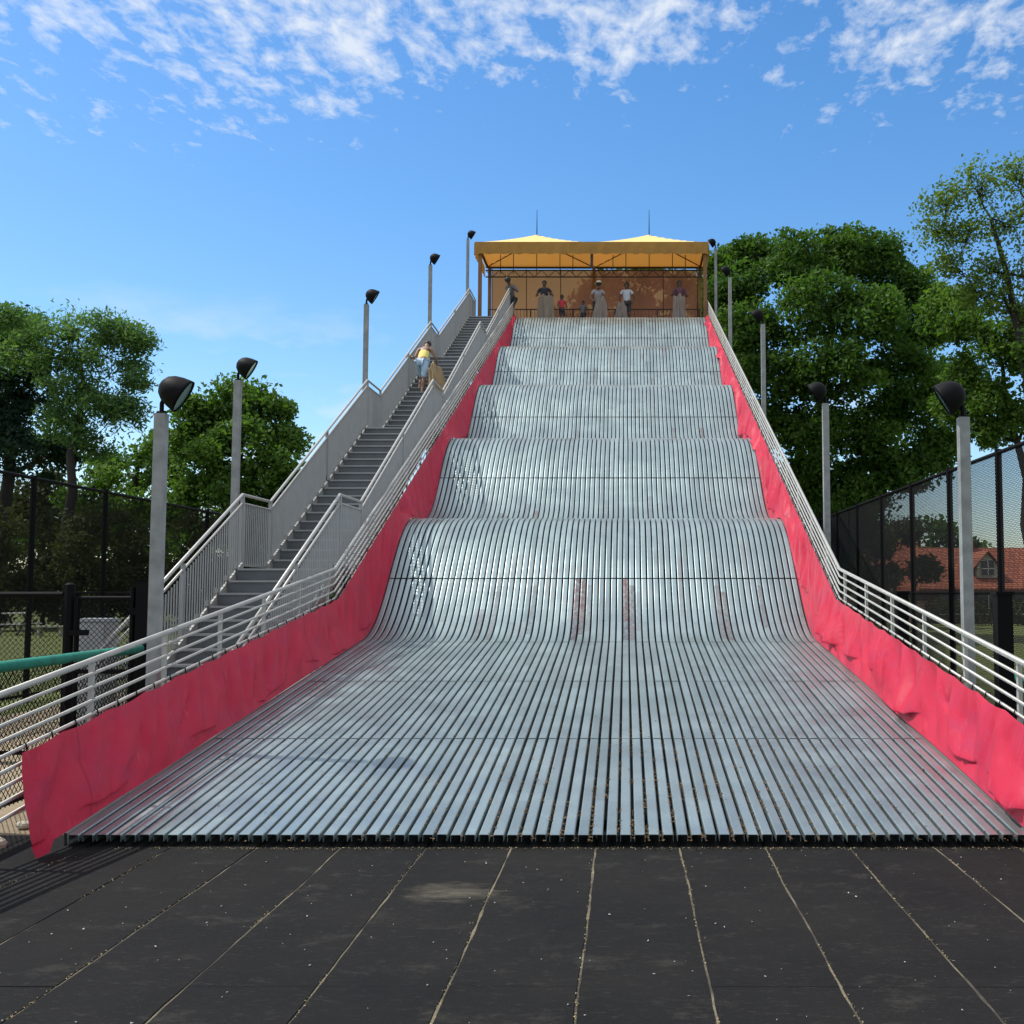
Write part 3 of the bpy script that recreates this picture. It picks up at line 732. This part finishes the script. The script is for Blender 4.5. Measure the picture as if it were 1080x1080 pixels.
L=[lumpf(*a) for a in ((245,425,40,28),(280,430,40,24),(215,440,40,24),(300,465,40,18),(260,465,39,30),(225,480,39,28),(285,495,39,26),(245,515,39,28),(200,470,40,22),(210,520,40,26),(300,520,40,22),(262,545,40,26))]
tree('linden_tree','dense rounded tree behind the second lamp post on the left','tree',gnd(252,40*FK),L,M['round'],.135,16,160,1.0,.5)
L=[lumpf(*a) for a in ((165,470,46,22),(140,500,46,24),(180,505,45,24),(110,495,47,22),(150,540,45,26),(120,540,46,26),(185,545,45,22),(90,520,46,20))]
tree('broadleaf_tree','bright green bushy tree between the feathery maple and the rounded tree','tree',gnd(150,46*FK),L,M['round'],.15,12,120,1.1,.36)
L=[lumpf(*a) for a in ((60,520,48,26),(30,530,47,30),(0,530,47,30),(90,560,47,26),(330,520,62,22),(350,560,62,26),(380,590,64,26))]
tree('understory_tree','low dark tree filling the gap under the left trees','tree',gnd(60,48*FK),L[:4],M['shrub'],.15,12,110,1.1,.3)
# bushes behind the left fence
bl=['leftmost dark twiggy bush behind the tall left fence','dark bush behind the left fence, second from the picture edge','dark bush behind the left fence near its third post','dark bush behind the left fence beside the nearest lamp post','dark bush behind the far end of the left fence','dark bush peeping under the stair flights','dark bush behind the stairs, nearest the slide']
for i,(px,zc) in enumerate(((0,53),(48,56),(98,54),(150,56),(205,54),(262,56),(325,60))):
    L=[lump(px+random.uniform(-12,12),y,zc+random.uniform(-1,1),random.uniform(24,32),24) for y in (560,590,622,640)]+[lump(px+dx,612,zc,22) for dx in (-24,24)]
    tree('bush',bl[i],'bush',gnd(px,zc),L,M['shrub'],.11,12,100,.9,.12,group='dark bushes behind the left fence',fork=.3)
# bare pale dead branches among them
for k,(x0,y0,x1,y1) in enumerate(((75,520,62,470),(88,515,110,490),(120,600,160,545))):
    pass
# far woods: one mass that nobody could count
V=[];F=[];cl=[]
for i in range(1500):
    X=random.uniform(-150,160); 
    Y=random.uniform(95,120)
    if 12<X<52 and Y<100: continue
    cl.append((X,Y,random.uniform(0,1)**.8*((9.5 if X<-8 else 5.2)+2.2*noise.noise(Vector((X*.06,0,0)))),random.uniform(1.5,3)))
V,F,ti=leaves(np.array(cl),60,1,.42); tag(npmesh('far_woods',V,F,M['oak'],tint=ti),'continuous belt of far trees along the horizon','woods',kind='stuff')
# more distant trees right, behind the building
for i,(px,zc,yt,lab) in enumerate(((905,78,520,'far tree left of the tiled building'),(1000,92,545,'far tree behind the tiled roof'),)):
    L=[lump(px+random.uniform(-26,26),random.uniform(yt,610),zc,22) for _ in range(7)]
    tree('far_tree',lab,'tree',gnd(px,zc),L,M['oak'],.24,9,80,1.2,.3)
# weed at the stair foot, grass tufts
def plant(name,label,base,h,n,mat,cat,spread=.16,lw=.03):
    V=[];F=[];b=Vector(base)
    for i in range(n):
        a=random.random()*6.28; r=spread*random.random(); p=b+Vector((math.cos(a)*r*.3,math.sin(a)*r*.3,0)); q=b+Vector((math.cos(a)*r,math.sin(a)*r,h*random.uniform(.45,1)))
        s=Vector((-math.sin(a),math.cos(a),0))*lw*random.uniform(.5,1); md=p.lerp(q,.55)+Vector((0,0,h*.1)); k=len(V)
        V+=[tuple(p-s*.3),tuple(p+s*.3),tuple(md+s),tuple(q),tuple(md-s)]; F.append((k,k+1,k+2,k+3,k+4))
    return tag(npmesh(name,V,F,mat,origin=tuple(b),tint=RNG.random(len(F))),label,cat)
plant('weed','leafy green weed growing at the foot of the stairs',(-4.75,12.0,-.01),.95,70,M['locust'],'plant',.3,.05)
plant('grass_tuft','dry grass tuft at the corner under the left padding end',(-4.4,7.6,-.01),.16,40,M['straw'],'plant',.14,.006)
t=MB()
# stones by the left padding
for k,(x,y,s,lab) in enumerate(((-4.45,7.9,.09,'pale stone lying beneath the left railing by the padding end'),(-4.62,8.6,.06,'small stone under the left railing behind the padding'))):
    m=MB(); m.ball((x,y,s*.4),s,s*.8,s*.6,9,6); o=m.build('stone',M['stucco'],smooth=False,origin=(x,y,0))
    for v in o.data.vertices: v.co*=1+.25*noise.noise(v.co*9+Vector((k,0,0)))
    tag(o,lab,'stone')

# ------------------------------------------------------------------ building on the right
bd=thing('tiled_building','low cream and brick building with orange tiled roofs behind the right fence','building',(20,66,0))
def pp(px,py,zc): return at(px,py,zc)
def gable(x0,x1,y0,y1,ze,zr,name='roof',hip=0,ov=.4):
    ym=(y0+y1)/2; m=MB(); a=x0-ov;b=x1+ov;c=y0-ov;d=y1+ov
    th=.14
    top=[(a,c,ze),(b,c,ze),(b,d,ze),(a,d,ze),(a+hip,ym,zr),(b-hip,ym,zr)]
    m.add(top+[(x,y,z-th) for x,y,z in top],[(0,1,5,4),(2,3,4,5),(1,2,5),(3,0,4),(7,6,10,11),(9,8,11,10),(8,7,11),(6,9,10),(1,0,6,7),(2,1,7,8),(3,2,8,9),(0,3,9,6)])
    return m.build(name,M['tile'],bd)
def wallbox(x0,x1,y0,y1,z0,z1,mat): m=MB(); m.box(x0,x1,y0,y1,z0,z1); return m.build('wall',mat,bd)
wallbox(17.6,34,65,72,-.02,2.1,M['brick']); rB=gable(17.6,34,65,72,2.05,4.6,hip=1.2)
m=MB(); m.box(21.0,21.6,68.2,68.8,4.3,5.1); m.build('chimney',M['tile'],rB)
wallbox(13.6,19.2,70.5,76,-.02,3.4,M['stucco']); gable(13.0,19.4,70.5,76,3.35,5.7,hip=.8)
wallbox(8,13.5,74,80,-.02,3.0,M['brick']); gable(8,13.5,74,80,3.0,5.0,hip=2.)
for x in np.arange(16.0,19.0,.55):
    m=MB(); m.box(x,x+.3,70.44,70.49,1.7,3.1); w=m.build('window',M['pane'],bd)
for x in np.arange(18.5,33,2.2):
    m=MB(); m.box(x,x+1.3,64.95,64.99,.6,1.7); w=m.build('window',M['pane'],bd); m=MB(); m.box(x-.08,x+1.38,64.93,64.97,.5,.59); m.box(x+.62,x+.68,64.90,64.94,.6,1.7); m.build('frame',M['stucco'],w)
# dormer
dx=at(1044,600,65).x
m=MB(); m.box(dx-.62,dx+.62,65.5,67.5,2.7,3.45); m.add([(dx-.62,65.5,3.45),(dx+.62,65.5,3.45),(dx,65.5,4.15)],[(0,1,2)]); dm=m.build('dormer',M['stucco'],bd)
m=MB(); m.bar((dx-.85,66.4,3.22),(dx+.02,66.4,4.27),2.2,.08,(0,0,1)); 
m=MB()
for sgn in (-1,1): m.add([(dx,65.3,4.30),(dx+sgn*.95,65.3,3.2),(dx+sgn*.95,67.6,3.2),(dx,67.6,4.30),(dx,65.3,4.22),(dx+sgn*.95,65.3,3.12),(dx+sgn*.95,67.6,3.12),(dx,67.6,4.22)],[(0,1,2,3),(4,7,6,5),(0,4,5,1),(2,6,7,3),(1,5,6,2)])
m.build('roof',M['tile'],dm)
m=MB(); m.box(dx-.36,dx+.36,65.42,65.47,2.85,3.7); w=m.build('window',M['pane'],dm)
m=MB(); m.box(dx-.03,dx+.03,65.38,65.41,2.85,3.7); m.box(dx-.36,dx+.36,65.38,65.405,3.2,3.26); m.build('frame',M['white'],w)
# low wall / hedge line of the yard beyond right fence
L=[]
t=thing('hedge','clipped dark hedge in front of the tiled building','hedge',(24,62,0))
cl=[(x,62+random.uniform(-.4,.4),random.uniform(.15,1.25),.5) for x in np.arange(9,36,.16)]
V,F,ti=leaves(np.array(cl),70,1,.085); npmesh('foliage',V,F,M['shrub'],t,tint=ti)
L=[lump(*a) for a in ((905,560,56,24),(930,575,56,22),(890,600,55,26),(925,612,55,22),(955,560,57,16),(880,560,56,24),(975,600,57,10))]
tree('small_tree','small dark tree in front of the left wing of the tiled building','tree',gnd(905,56),L,M['shrub'],.12,12,130,.8,.16,fork=.3)
# picnic table and bench, far left
p=at(19,646,48); t=thing('picnic_table','white picnic table on the lawn far behind the left fence','table',(p.x,p.y,0))
m=MB(); m.box(p.x-.5,p.x+.5,p.y-.4,p.y+.4,p.z-.06,p.z); m.build('tabletop',M['white'],t)
for s in (-1,1):
    m=MB(); m.box(p.x-.6,p.x+.6,p.y+s*.75-.13,p.y+s*.75+.13,.42,.47); m.build('bench',M['white'],t)
    m=MB(); m.bar((p.x+s*.35,p.y-.7,0),(p.x+s*.35,p.y+.25,p.z-.06),.06,.06); m.bar((p.x+s*.35,p.y+.7,0),(p.x+s*.35,p.y-.25,p.z-.06),.06,.06); m.bar((p.x+s*.35,p.y-.8,.40),(p.x+s*.35,p.y+.8,.40),.05,.05); m.build('leg',M['trim'],t)
p=at(54,661,46); t=thing('park_bench','low pale bench on the lawn to the right of the picnic table','bench',(p.x,p.y,0))
m=MB(); m.box(p.x-.6,p.x+.6,p.y-.2,p.y+.2,.36,.42); m.build('seat',M['stucco'],t)
for s in (-1,1): m=MB(); m.box(p.x+s*.45-.05,p.x+s*.45+.05,p.y-.17,p.y+.17,-.02,.36); m.build('leg',M['stucco'],t)

# ------------------------------------------------------------------ people
def skin(name, chains, mat, parent, root=None, sub=2):
    """chains: list of [(point, radius), ...]; shared points are merged"""
    vs=[];rs=[];es=[];idx={}
    def vid(p,r):
        k=tuple(round(c,4) for c in p)
        if k not in idx: idx[k]=len(vs); vs.append(k); rs.append(r)
        return idx[k]
    for c in chains:
        prev=None
        for p,r in c:
            i=vid(p,r)
            if prev is not None and prev!=i: es.append((prev,i))
            prev=i
    me=bpy.data.meshes.new(name); me.from_pydata(vs,es,[]); o=bpy.data.objects.new(name,me); COL.objects.link(o)
    md=o.modifiers.new('s','SKIN'); md.use_smooth_shade=True
    for i,sv in enumerate(me.skin_vertices[0].data):
        r=rs[i]; sv.radius=r if isinstance(r,(tuple,list)) else (r,r); sv.use_root=(i==0)
    o.modifiers.new('u','SUBSURF').levels=sub
    dg=bpy.context.evaluated_depsgraph_get(); dg.update()
    nm=bpy.data.meshes.new_from_object(o.evaluated_get(dg)); bpy.data.objects.remove(o); bpy.data.meshes.remove(me)
    nm.name=name
    ob=link(name,nm,mat,parent,True); return ob
def skinmat(name,c): 
    t=NT(name); t.pbr(t.mix(t.noise(9,3),tuple(x*.85 for x in c),c),.5); return t.m
SK={'dark':skinmat('skin_dark',(.085,.045,.03)),'brown':skinmat('skin_brown',(.22,.12,.075)),'light':skinmat('skin_light',(.50,.30,.21))}
HAIR=simple('dark_hair',(.012,.010,.009),.6)
EYE=simple('eye_white',(.6,.58,.55),.3)
def person(label,loc,h,face,skin_c,shirt,pants,hands=None,lean=0.0,side=0.0,headt=0.0,hat=None,short=True,feet=None,sleeve=.5,hair='short',crouch=0,sex=1):
    """face: heading angle (0 = towards -Y, the camera). hands: target per side in body space (x right of viewer side, forward, up) in units of height"""
    t=thing('person',label,'person',loc); k=h/1.75; ca,sa=math.cos(face),math.sin(face)
    def W(x,f,z): # x: body's own left/right, f: forward, z: up, metres for a 1.75 m figure
        x*=k;f*=k;z*=k; return (x*ca+f*sa, x*sa-f*ca, z)
    hipz=.92-crouch*.45
    def torso(x,f,z):  # lean about the hips
        dz=z-hipz; return W(x+side*dz, f+dz*math.sin(lean), hipz+dz*math.cos(lean))
    def tz(z): return z-crouch*.45
    pel=torso(0,0,tz(.94)); wst=torso(0,0,tz(1.08)); ch=torso(0,.015,tz(1.30)); nk0=torso(0,0,tz(1.45)); nk=torso(0,.015,tz(1.52))
    hd0=torso(0,.03+headt*.03,tz(1.585)); hd1=torso(0,.045+headt*.09,tz(1.66)-headt*.02); hd2=torso(0,.03+headt*.12,tz(1.73)-headt*.05); 
    R=lambda a,b=None:(a*k,(b or a)*k)
    chains=[[(pel,R(.155,.105)),(wst,R(.135,.10)),(ch,R(.165,.115)),(nk0,R(.085,.075)),(nk,R(.055)),(hd0,R(.068,.080)),(hd1,R(.080,.098)),(hd2,R(.058,.070))]]
    ft=feet or [(-.12,.02,0),(.12,.02,0)]
    sh=[];legs=[]
    for i,s in enumerate((-1,1)):
        hip=torso(s*.095,0,tz(.90)); fx,ff,fz=ft[i]; an=W(fx,ff,fz+.085)
        hv=Vector(hip); av=Vector(an); L=.43*k*2; d=(av-hv); D=min(d.length,L*.995); hgt=math.sqrt(max(0,(L/2)**2-(D/2)**2)); fw=Vector(W(0,1,0)).normalized(); 
        kn=(hv+av)/2+fw*hgt*1.0
        toe=W(fx+s*.02,ff+.17,fz+.035); ball_=W(fx+s*.01,ff+.09,fz+.045); heel=W(fx,ff-.04,fz+.045)
        kn=tuple(kn); md=tuple((hv*.5+Vector(kn)*.5)); cf=tuple(Vector(kn)*.68+av*.32)
        chains.append([(pel,R(.155,.105)),(hip,R(.095)),(md,R(.082)),(kn,R(.056)),(cf,R(.057)),(an,R(.037)),(ball_,R(.040,.032)),(toe,R(.028,.02))]); legs.append([(pel,R(.165,.118)),(hip,R(.108)),(md,R(.096)),(kn,R(.078)),(cf,R(.072)),(an,R(.058))])
    arms=[]
    for i,s in enumerate((-1,1)):
        shd=torso(s*.185,0,tz(1.415)); tgt=(hands or [(-.24,.05,.82),(.24,.05,.82)])[i]; wv=Vector(W(*tgt)); sv=Vector(shd)
        L1=.29*k;L2=.26*k; d=wv-sv; D=min(d.length,(L1+L2)*.99); dn=d.normalized(); wv=sv+dn*D
        a=(L1*L1-L2*L2+D*D)/(2*D); hg=math.sqrt(max(0,L1*L1-a*a)); dn2=Vector(W(s*.6,-.35,-.75)); perp=(dn2-dn*dn2.dot(dn)).normalized(); el=sv+dn*a+perp*hg
        um=tuple(sv.lerp(el,.5)); fm=tuple(el.lerp(wv,.4)); hdn=(wv-el).normalized(); palm=wv+hdn*.055*k; kn_=wv+hdn*.095*k
        chains.append([(nk0,R(.085,.075)),(shd,R(.062)),(um,R(.050)),(tuple(el),R(.040)),(fm,R(.038)),(tuple(wv),R(.026)),(tuple(palm),R(.036,.02)),(tuple(kn_),R(.034,.018))])
        sd=hdn.cross(Vector(W(0,1,0))).normalized() if abs(hdn.dot(Vector(W(0,1,0)).normalized()))<.95 else hdn.cross(Vector((0,0,1))).normalized()
        cr=sd.cross(hdn).normalized()
        for q,(o,l) in enumerate(((-.028,.062),(-.010,.075),(.009,.070),(.027,.055))):
            b0=kn_+sd*o*k; b1=b0+(hdn*.6+cr*.35)*l*.55*k; b2=b1+(hdn*.3+cr*.8)*l*.45*k
            chains.append([(tuple(kn_),R(.034,.018)),(tuple(b0),R(.010)),(tuple(b1),R(.009)),(tuple(b2),R(.007))])
        th0=palm+sd*(-.036)*k; th1=th0+(hdn*.5-sd*.5+cr*.5)*.05*k
        chains.append([(tuple(palm),R(.036,.02)),(tuple(th0),R(.012)),(tuple(th1),R(.009))])
        arms.append((shd,um,tuple(el),fm))
    skin('body',chains,SK[skin_c],t)
    # shirt
    sc_=[[(pel,R(.168,.118)),(wst,R(.152,.116)),(ch,R(.180,.130)),(nk0,R(.088,.082))]]
    for a in arms:
        c=[(nk0,R(.088,.082)),(a[0],R(.076)),(a[1],R(.066))]
        if sleeve>.8: c+=[(a[2],R(.054)),(a[3],R(.050))]
        if sleeve>0: sc_.append(c)
    skin('shirt',sc_,shirt,t)
    skin('shorts' if short else 'trousers',[l[:4] if short else l for l in legs],pants,t)
    hv=Vector(hd1); up=(Vector(hd2)-Vector(hd0)).normalized(); fw=Vector(W(0,1,0)).normalized()
    hc=hv+up*.035*k-fw*.022*k; r0=Vector(t.location); m=MB(); m.ball(r0+hc,.098*k,.108*k,.095*k,14,9)
    if hair=='long':
        m.ball(r0+hv-fw*.07*k-up*.08*k,.075*k,.06*k,.15*k,12,8)
    if hair=='afro': m.ball(r0+hc+up*.02*k-fw*.01*k,.125*k,.12*k,.115*k,14,9)
    if hair=='bun': m.ball(r0+hc+up*.11*k-fw*.02*k,.05*k,.05*k,.05*k,10,7)
    m.build('hair',HAIR,t,True)
    m=MB(); rt=Vector(W(1,0,0)).normalized()
    for s in (-1,1): m.ball(r0+hv+fw*.088*k+rt*s*.032*k+up*.005*k,.011*k,.011*k,.008*k,8,5)
    m.build('eyes',EYE,t,True)
    if hat:
        b=r0+hc+up*.045*k; m=MB(); N=18; vs=[]
        for (rr,dz) in ((.20,-.01),(.12,.012),(.108,.02),(.10,.09),(.05,.115)):
            for j in range(N): a=2*math.pi*j/N; vs.append(b+Vector((math.cos(a)*rr*k,math.sin(a)*rr*k,dz*k)))
        m.add(vs,[(i*N+j,i*N+(j+1)%N,(i+1)*N+(j+1)%N,(i+1)*N+j) for i in range(4) for j in range(N)]+[tuple(range(4*N,5*N))]); m.build('hat',hat,t,True)
    return t
C=cloth
navy=C('shirt_dark_navy',(.022,.025,.035)); redc=C('shirt_red',(.50,.04,.05)); greyc=C('shirt_grey',(.13,.13,.14)); pale=C('shirt_pale',(.36,.34,.36)); white=C('shirt_white',(.48,.50,.54)); dk=C('trousers_dark',(.03,.03,.035)); maroon=C('shirt_maroon',(.13,.05,.07)); yell=C('top_yellow',(.80,.66,.20)); lblue=C('shorts_pale_blue',(.42,.58,.74)); hatc=C('hat_straw',(.6,.52,.40))
def px2x(px,Y): return (px-CX)/FPX*(Y*math.cos(TH)+.75)
YP=40.75
person('man in dark top standing at the left of the platform behind a large burlap mat',(px2x(574,YP),YP,PLAT),1.68,0.,'dark',navy,dk,[(-.25,.28,1.12),(.28,.28,1.14)],sleeve=.5)
person('child in a red shirt standing next to the man with the large burlap mat',(px2x(592.5,YP),YP,PLAT),1.12,.3,'dark',redc,dk,[(-.15,.25,1.0),(.2,.25,1.05)],hair='afro')
person('smallest child in grey crouching on the platform right of the child in red',(px2x(615,YP),YP+.1,PLAT),1.05,-.2,'dark',greyc,dk,[(-.2,.25,.8),(.2,.3,.9)],crouch=.35)
person('person in a straw hat and pale top bending over a sack mat on the platform',(px2x(630,YP),YP,PLAT),1.60,.15,'brown',pale,dk,[(-.22,.35,.95),(.25,.35,1.0)],lean=.45,headt=.4,hat=hatc)
person('person in a white top holding a mat near the middle of the platform',(px2x(661,YP),YP,PLAT),1.60,-.1,'dark',white,dk,[(-.25,.25,1.02),(.26,.12,.95)],hair='bun',sleeve=.5)
person('person in a dark maroon top at the right end of the platform with long mat',(px2x(716.5,YP),YP,PLAT),1.68,.15,'dark',maroon,dk,[(-.18,.25,1.22),(.16,.25,1.2)],hair='long',sleeve=1)
person('person with bushy dark hair leaning out where the staircase meets the platform',(px2x(540,40.2),40.25,PLAT),1.62,-.6,'dark',greyc,dk,[(.25,.4,1.05),(.35,.35,1.22)],lean=.3,headt=.4,hair='afro',sleeve=1)
# woman on the stairs
yw=28.7; zw=hz(yw)
person('woman in yellow top and pale blue shorts climbing the stairs, hand on rail',((445-CX)/FPX*29.1,yw,zw),1.66,math.pi-.15,'brown',yell,lblue,[(.46,.22,1.15),(-.18,.25,1.1)][::-1] if False else [(-.30,.42,.88),(.50,.22,1.12)],lean=.62,headt=.3,feet=[(-.10,-.25,-.12),(.10,.12,.10)],hair='short',sleeve=0)
def mat(label,cx,Y,z0,z1,w,m_,lean=0,flare=1.15,side=0,bulge=.12,rot=0,seed=0):
    N,K=22,18; V=[]; 
    for th in (0,.012):
        for k in range(K+1):
            v=k/K; 
            for i in range(N+1):
                u=i/N*2-1; ww=w/2*(1+(flare-1)*(1-v))*(1-.06*noise.noise(Vector((u,v*2,seed))))
                x=u*ww+side*(1-v); f=bulge*(1-u*u)*(.6+.4*v)+.035*math.sin(u*7+seed+v*2.5)*(1-.4*v)+.03*math.sin(u*15+seed*2+v*3)*(1-.5*v)+.05*noise.noise(Vector((u*2,v*3,seed+3)))
                top=z1-.10*u*u*(1+.6*math.sin(seed*2.1+u*3))-.05*(1+math.sin(u*6+seed)); z=z0+(top-z0)*v
                y=-f-lean*(1-v)*.25+th
                V.append((cx+x*math.cos(rot)-y*math.sin(rot)*0,Y+y+x*math.sin(rot),z))
    n1=(N+1)*(K+1); F=[]
    for k in range(K):
        for i in range(N):
            a=k*(N+1)+i; F.append((a,a+1,a+N+2,a+N+1)); F.append((n1+a+N+1,n1+a+N+2,n1+a+1,n1+a))
    def edge(a,b): F.append((a,b,n1+b,n1+a))
    for i in range(N): edge(i+1,i); edge(K*(N+1)+i,K*(N+1)+i+1)
    for k in range(K): edge(k*(N+1),(k+1)*(N+1)); edge((k+1)*(N+1)+N,k*(N+1)+N)
    o=npmesh('burlap_mat',V,F,m_,origin=(cx,Y,z0),smooth=True); return tag(o,label,'mat','burlap sliding mats')
mat('large grey-brown burlap mat held upright by the man in dark top',px2x(576,YP),YP-.22,PLAT+.01,PLAT+1.14,.58,M['burlap'],seed=1)
mat('pale burlap mat gathered by the person in the straw hat',px2x(634,YP),YP-.42,PLAT+.01,PLAT+1.0,.42,M['burlap_light'],flare=1.5,seed=2,side=-.05)
mat('pale mat slung before the person in the white top',px2x(656,YP),YP-.24,PLAT+.01,PLAT+.86,.36,M['burlap_light'],flare=1.5,seed=3,side=-.06)
mat('long narrow burlap mat held by the person at the right end of the platform',px2x(716,YP),YP-.24,PLAT+.01,PLAT+1.14,.42,M['burlap_light'],flare=1.3,seed=4)
mat('tan burlap mat trailing on the steps beside the climbing woman',(459-CX)/FPX*29.,yw-.12,zw-.25,zw+.82,.36,M['burlap_tan'],flare=1.9,seed=5,side=.14,bulge=.22)

# ------------------------------------------------------------------ camera, sun, sky
cd=bpy.data.cameras.new('camera'); co=bpy.data.objects.new('camera',cd); COL.objects.link(co); sc.camera=co
cd.sensor_width=36; cd.sensor_fit='HORIZONTAL'; cd.lens=36*FPX/1080; cd.shift_x=-(CX-540)/1080; cd.clip_end=5000; cd.clip_start=.05
co.location=(0,0,CH); co.rotation_euler=(rad(90)+TH,0,0)
S=Vector((-.64,.12,1)).normalized(); el=math.asin(S.z)
sd=bpy.data.lights.new('sun','SUN'); so=bpy.data.objects.new('sun',sd); COL.objects.link(so); sd.energy=4.7; sd.angle=rad(.53); sd.color=(1,.955,.88)
so.rotation_euler=S.to_track_quat('Z','Y').to_euler(); so.location=(-30,10,50)
w=bpy.data.worlds.new('World'); sc.world=w; w.use_nodes=True; nt=w.node_tree; nt.nodes.clear()
def N(t_,**k): 
    x=nt.nodes.new(t_)
    for a,b in k.items(): setattr(x,a,b)
    return x
lk=nt.links.new
out=N('ShaderNodeOutputWorld'); bg=N('ShaderNodeBackground'); bg.inputs[1].default_value=.12; lk(bg.outputs[0],out.inputs[0])
sky=N('ShaderNodeTexSky',sky_type='NISHITA',sun_disc=False); sky.sun_elevation=el; sky.sun_rotation=math.atan2(S.x,S.y); sky.air_density=1.0; sky.dust_density=.6; sky.ozone_density=2.2
hs=N('ShaderNodeHueSaturation'); hs.inputs['Saturation'].default_value=1.30; hs.inputs['Value'].default_value=1.6; lk(sky.outputs[0],hs.inputs['Color'])
tc=N('ShaderNodeTexCoord'); sp=N('ShaderNodeSeparateXYZ'); lk(tc.outputs['Generated'],sp.inputs[0])
def MA(op,a,b=None,c=False):
    x=N('ShaderNodeMath',operation=op,use_clamp=c)
    for i,v in enumerate((a,b)):
        if v is None: continue
        if isinstance(v,(int,float)): x.inputs[i].default_value=v
        else: lk(v,x.inputs[i])
    return x.outputs[0]
zc_=MA('MAXIMUM',sp.outputs[2],.02); U=MA('DIVIDE',sp.outputs[0],zc_); Vv=MA('DIVIDE',sp.outputs[1],zc_)
cb=N('ShaderNodeCombineXYZ'); lk(U,cb.inputs[0]); lk(Vv,cb.inputs[1])
def NO(scale,det,rough,vec,dist=0,off=None):
    mp=N('ShaderNodeMapping'); lk(vec,mp.inputs[0]); mp.inputs['Location'].default_value=off or (0,0,0)
    mp.inputs['Scale'].default_value=(1,.58,1); x=N('ShaderNodeTexNoise'); x.inputs['Scale'].default_value=scale; x.inputs['Detail'].default_value=det; x.inputs['Roughness'].default_value=rough; x.inputs['Distortion'].default_value=dist; lk(mp.outputs[0],x.inputs['Vector']); return x.outputs['Fac']
def RA(f,stops):
    x=N('ShaderNodeValToRGB'); e=x.color_ramp.elements
    while len(e)<len(stops): e.new(.5)
    for i,(p,v) in enumerate(stops): e[i].position=p; e[i].color=(v,v,v,1)
    lk(f,x.inputs[0]); return x.outputs[0]
big=NO(2.2,4,.5,cb.outputs[0],.3,(3.1,1.2,0)); cells=NO(14.5,5,.62,cb.outputs[0],.25,(1,0,0)); fine=NO(34,4,.6,cb.outputs[0],.2)
# altocumulus only high up: V/z below about 2.5
cov=MA('SUBTRACT',2.70,Vv); cov=MA('MULTIPLY',cov,.62,True)
dens=MA('ADD',MA('MULTIPLY',cells,.62),MA('MULTIPLY',fine,.16)); dens=MA('ADD',dens,MA('MULTIPLY',big,.40))
thr=MA('SUBTRACT',dens,MA('SUBTRACT',.785,MA('MULTIPLY',cov,.48)))
c1=MA('MULTIPLY',MA('MULTIPLY',thr,5.6,True),RA(cov,[(0,0),(.12,1)]))
# a few wisps low down
mp=N('ShaderNodeMapping'); lk(tc.outputs['Generated'],mp.inputs[0]); mp.inputs['Scale'].default_value=(1,1,2.6)
wn_=N('ShaderNodeTexNoise'); wn_.inputs['Scale'].default_value=7.5; wn_.inputs['Detail'].default_value=6; wn_.inputs['Roughness'].default_value=.55; lk(mp.outputs[0],wn_.inputs['Vector'])
low=RA(sp.outputs[2],[(.0,.3),(.10,1),(.19,.75),(.26,0)]); c2=MA('MULTIPLY',RA(wn_.outputs['Fac'],[(.55,0),(.70,.8)]),low)
cf=MA('MAXIMUM',c1,c2)
cf=MA('MULTIPLY',cf,.82)
mx=N('ShaderNodeMix',data_type='RGBA'); lk(cf,mx.inputs[0]); lk(hs.outputs[0],mx.inputs[6]); mx.inputs[7].default_value=(7.3,7.7,8.2,1); lk(mx.outputs[2],bg.inputs[0])
sc.view_settings.view_transform='Standard'; sc.view_settings.look='None'; sc.view_settings.exposure=0; sc.view_settings.gamma=1
sc.render.engine='CYCLES'
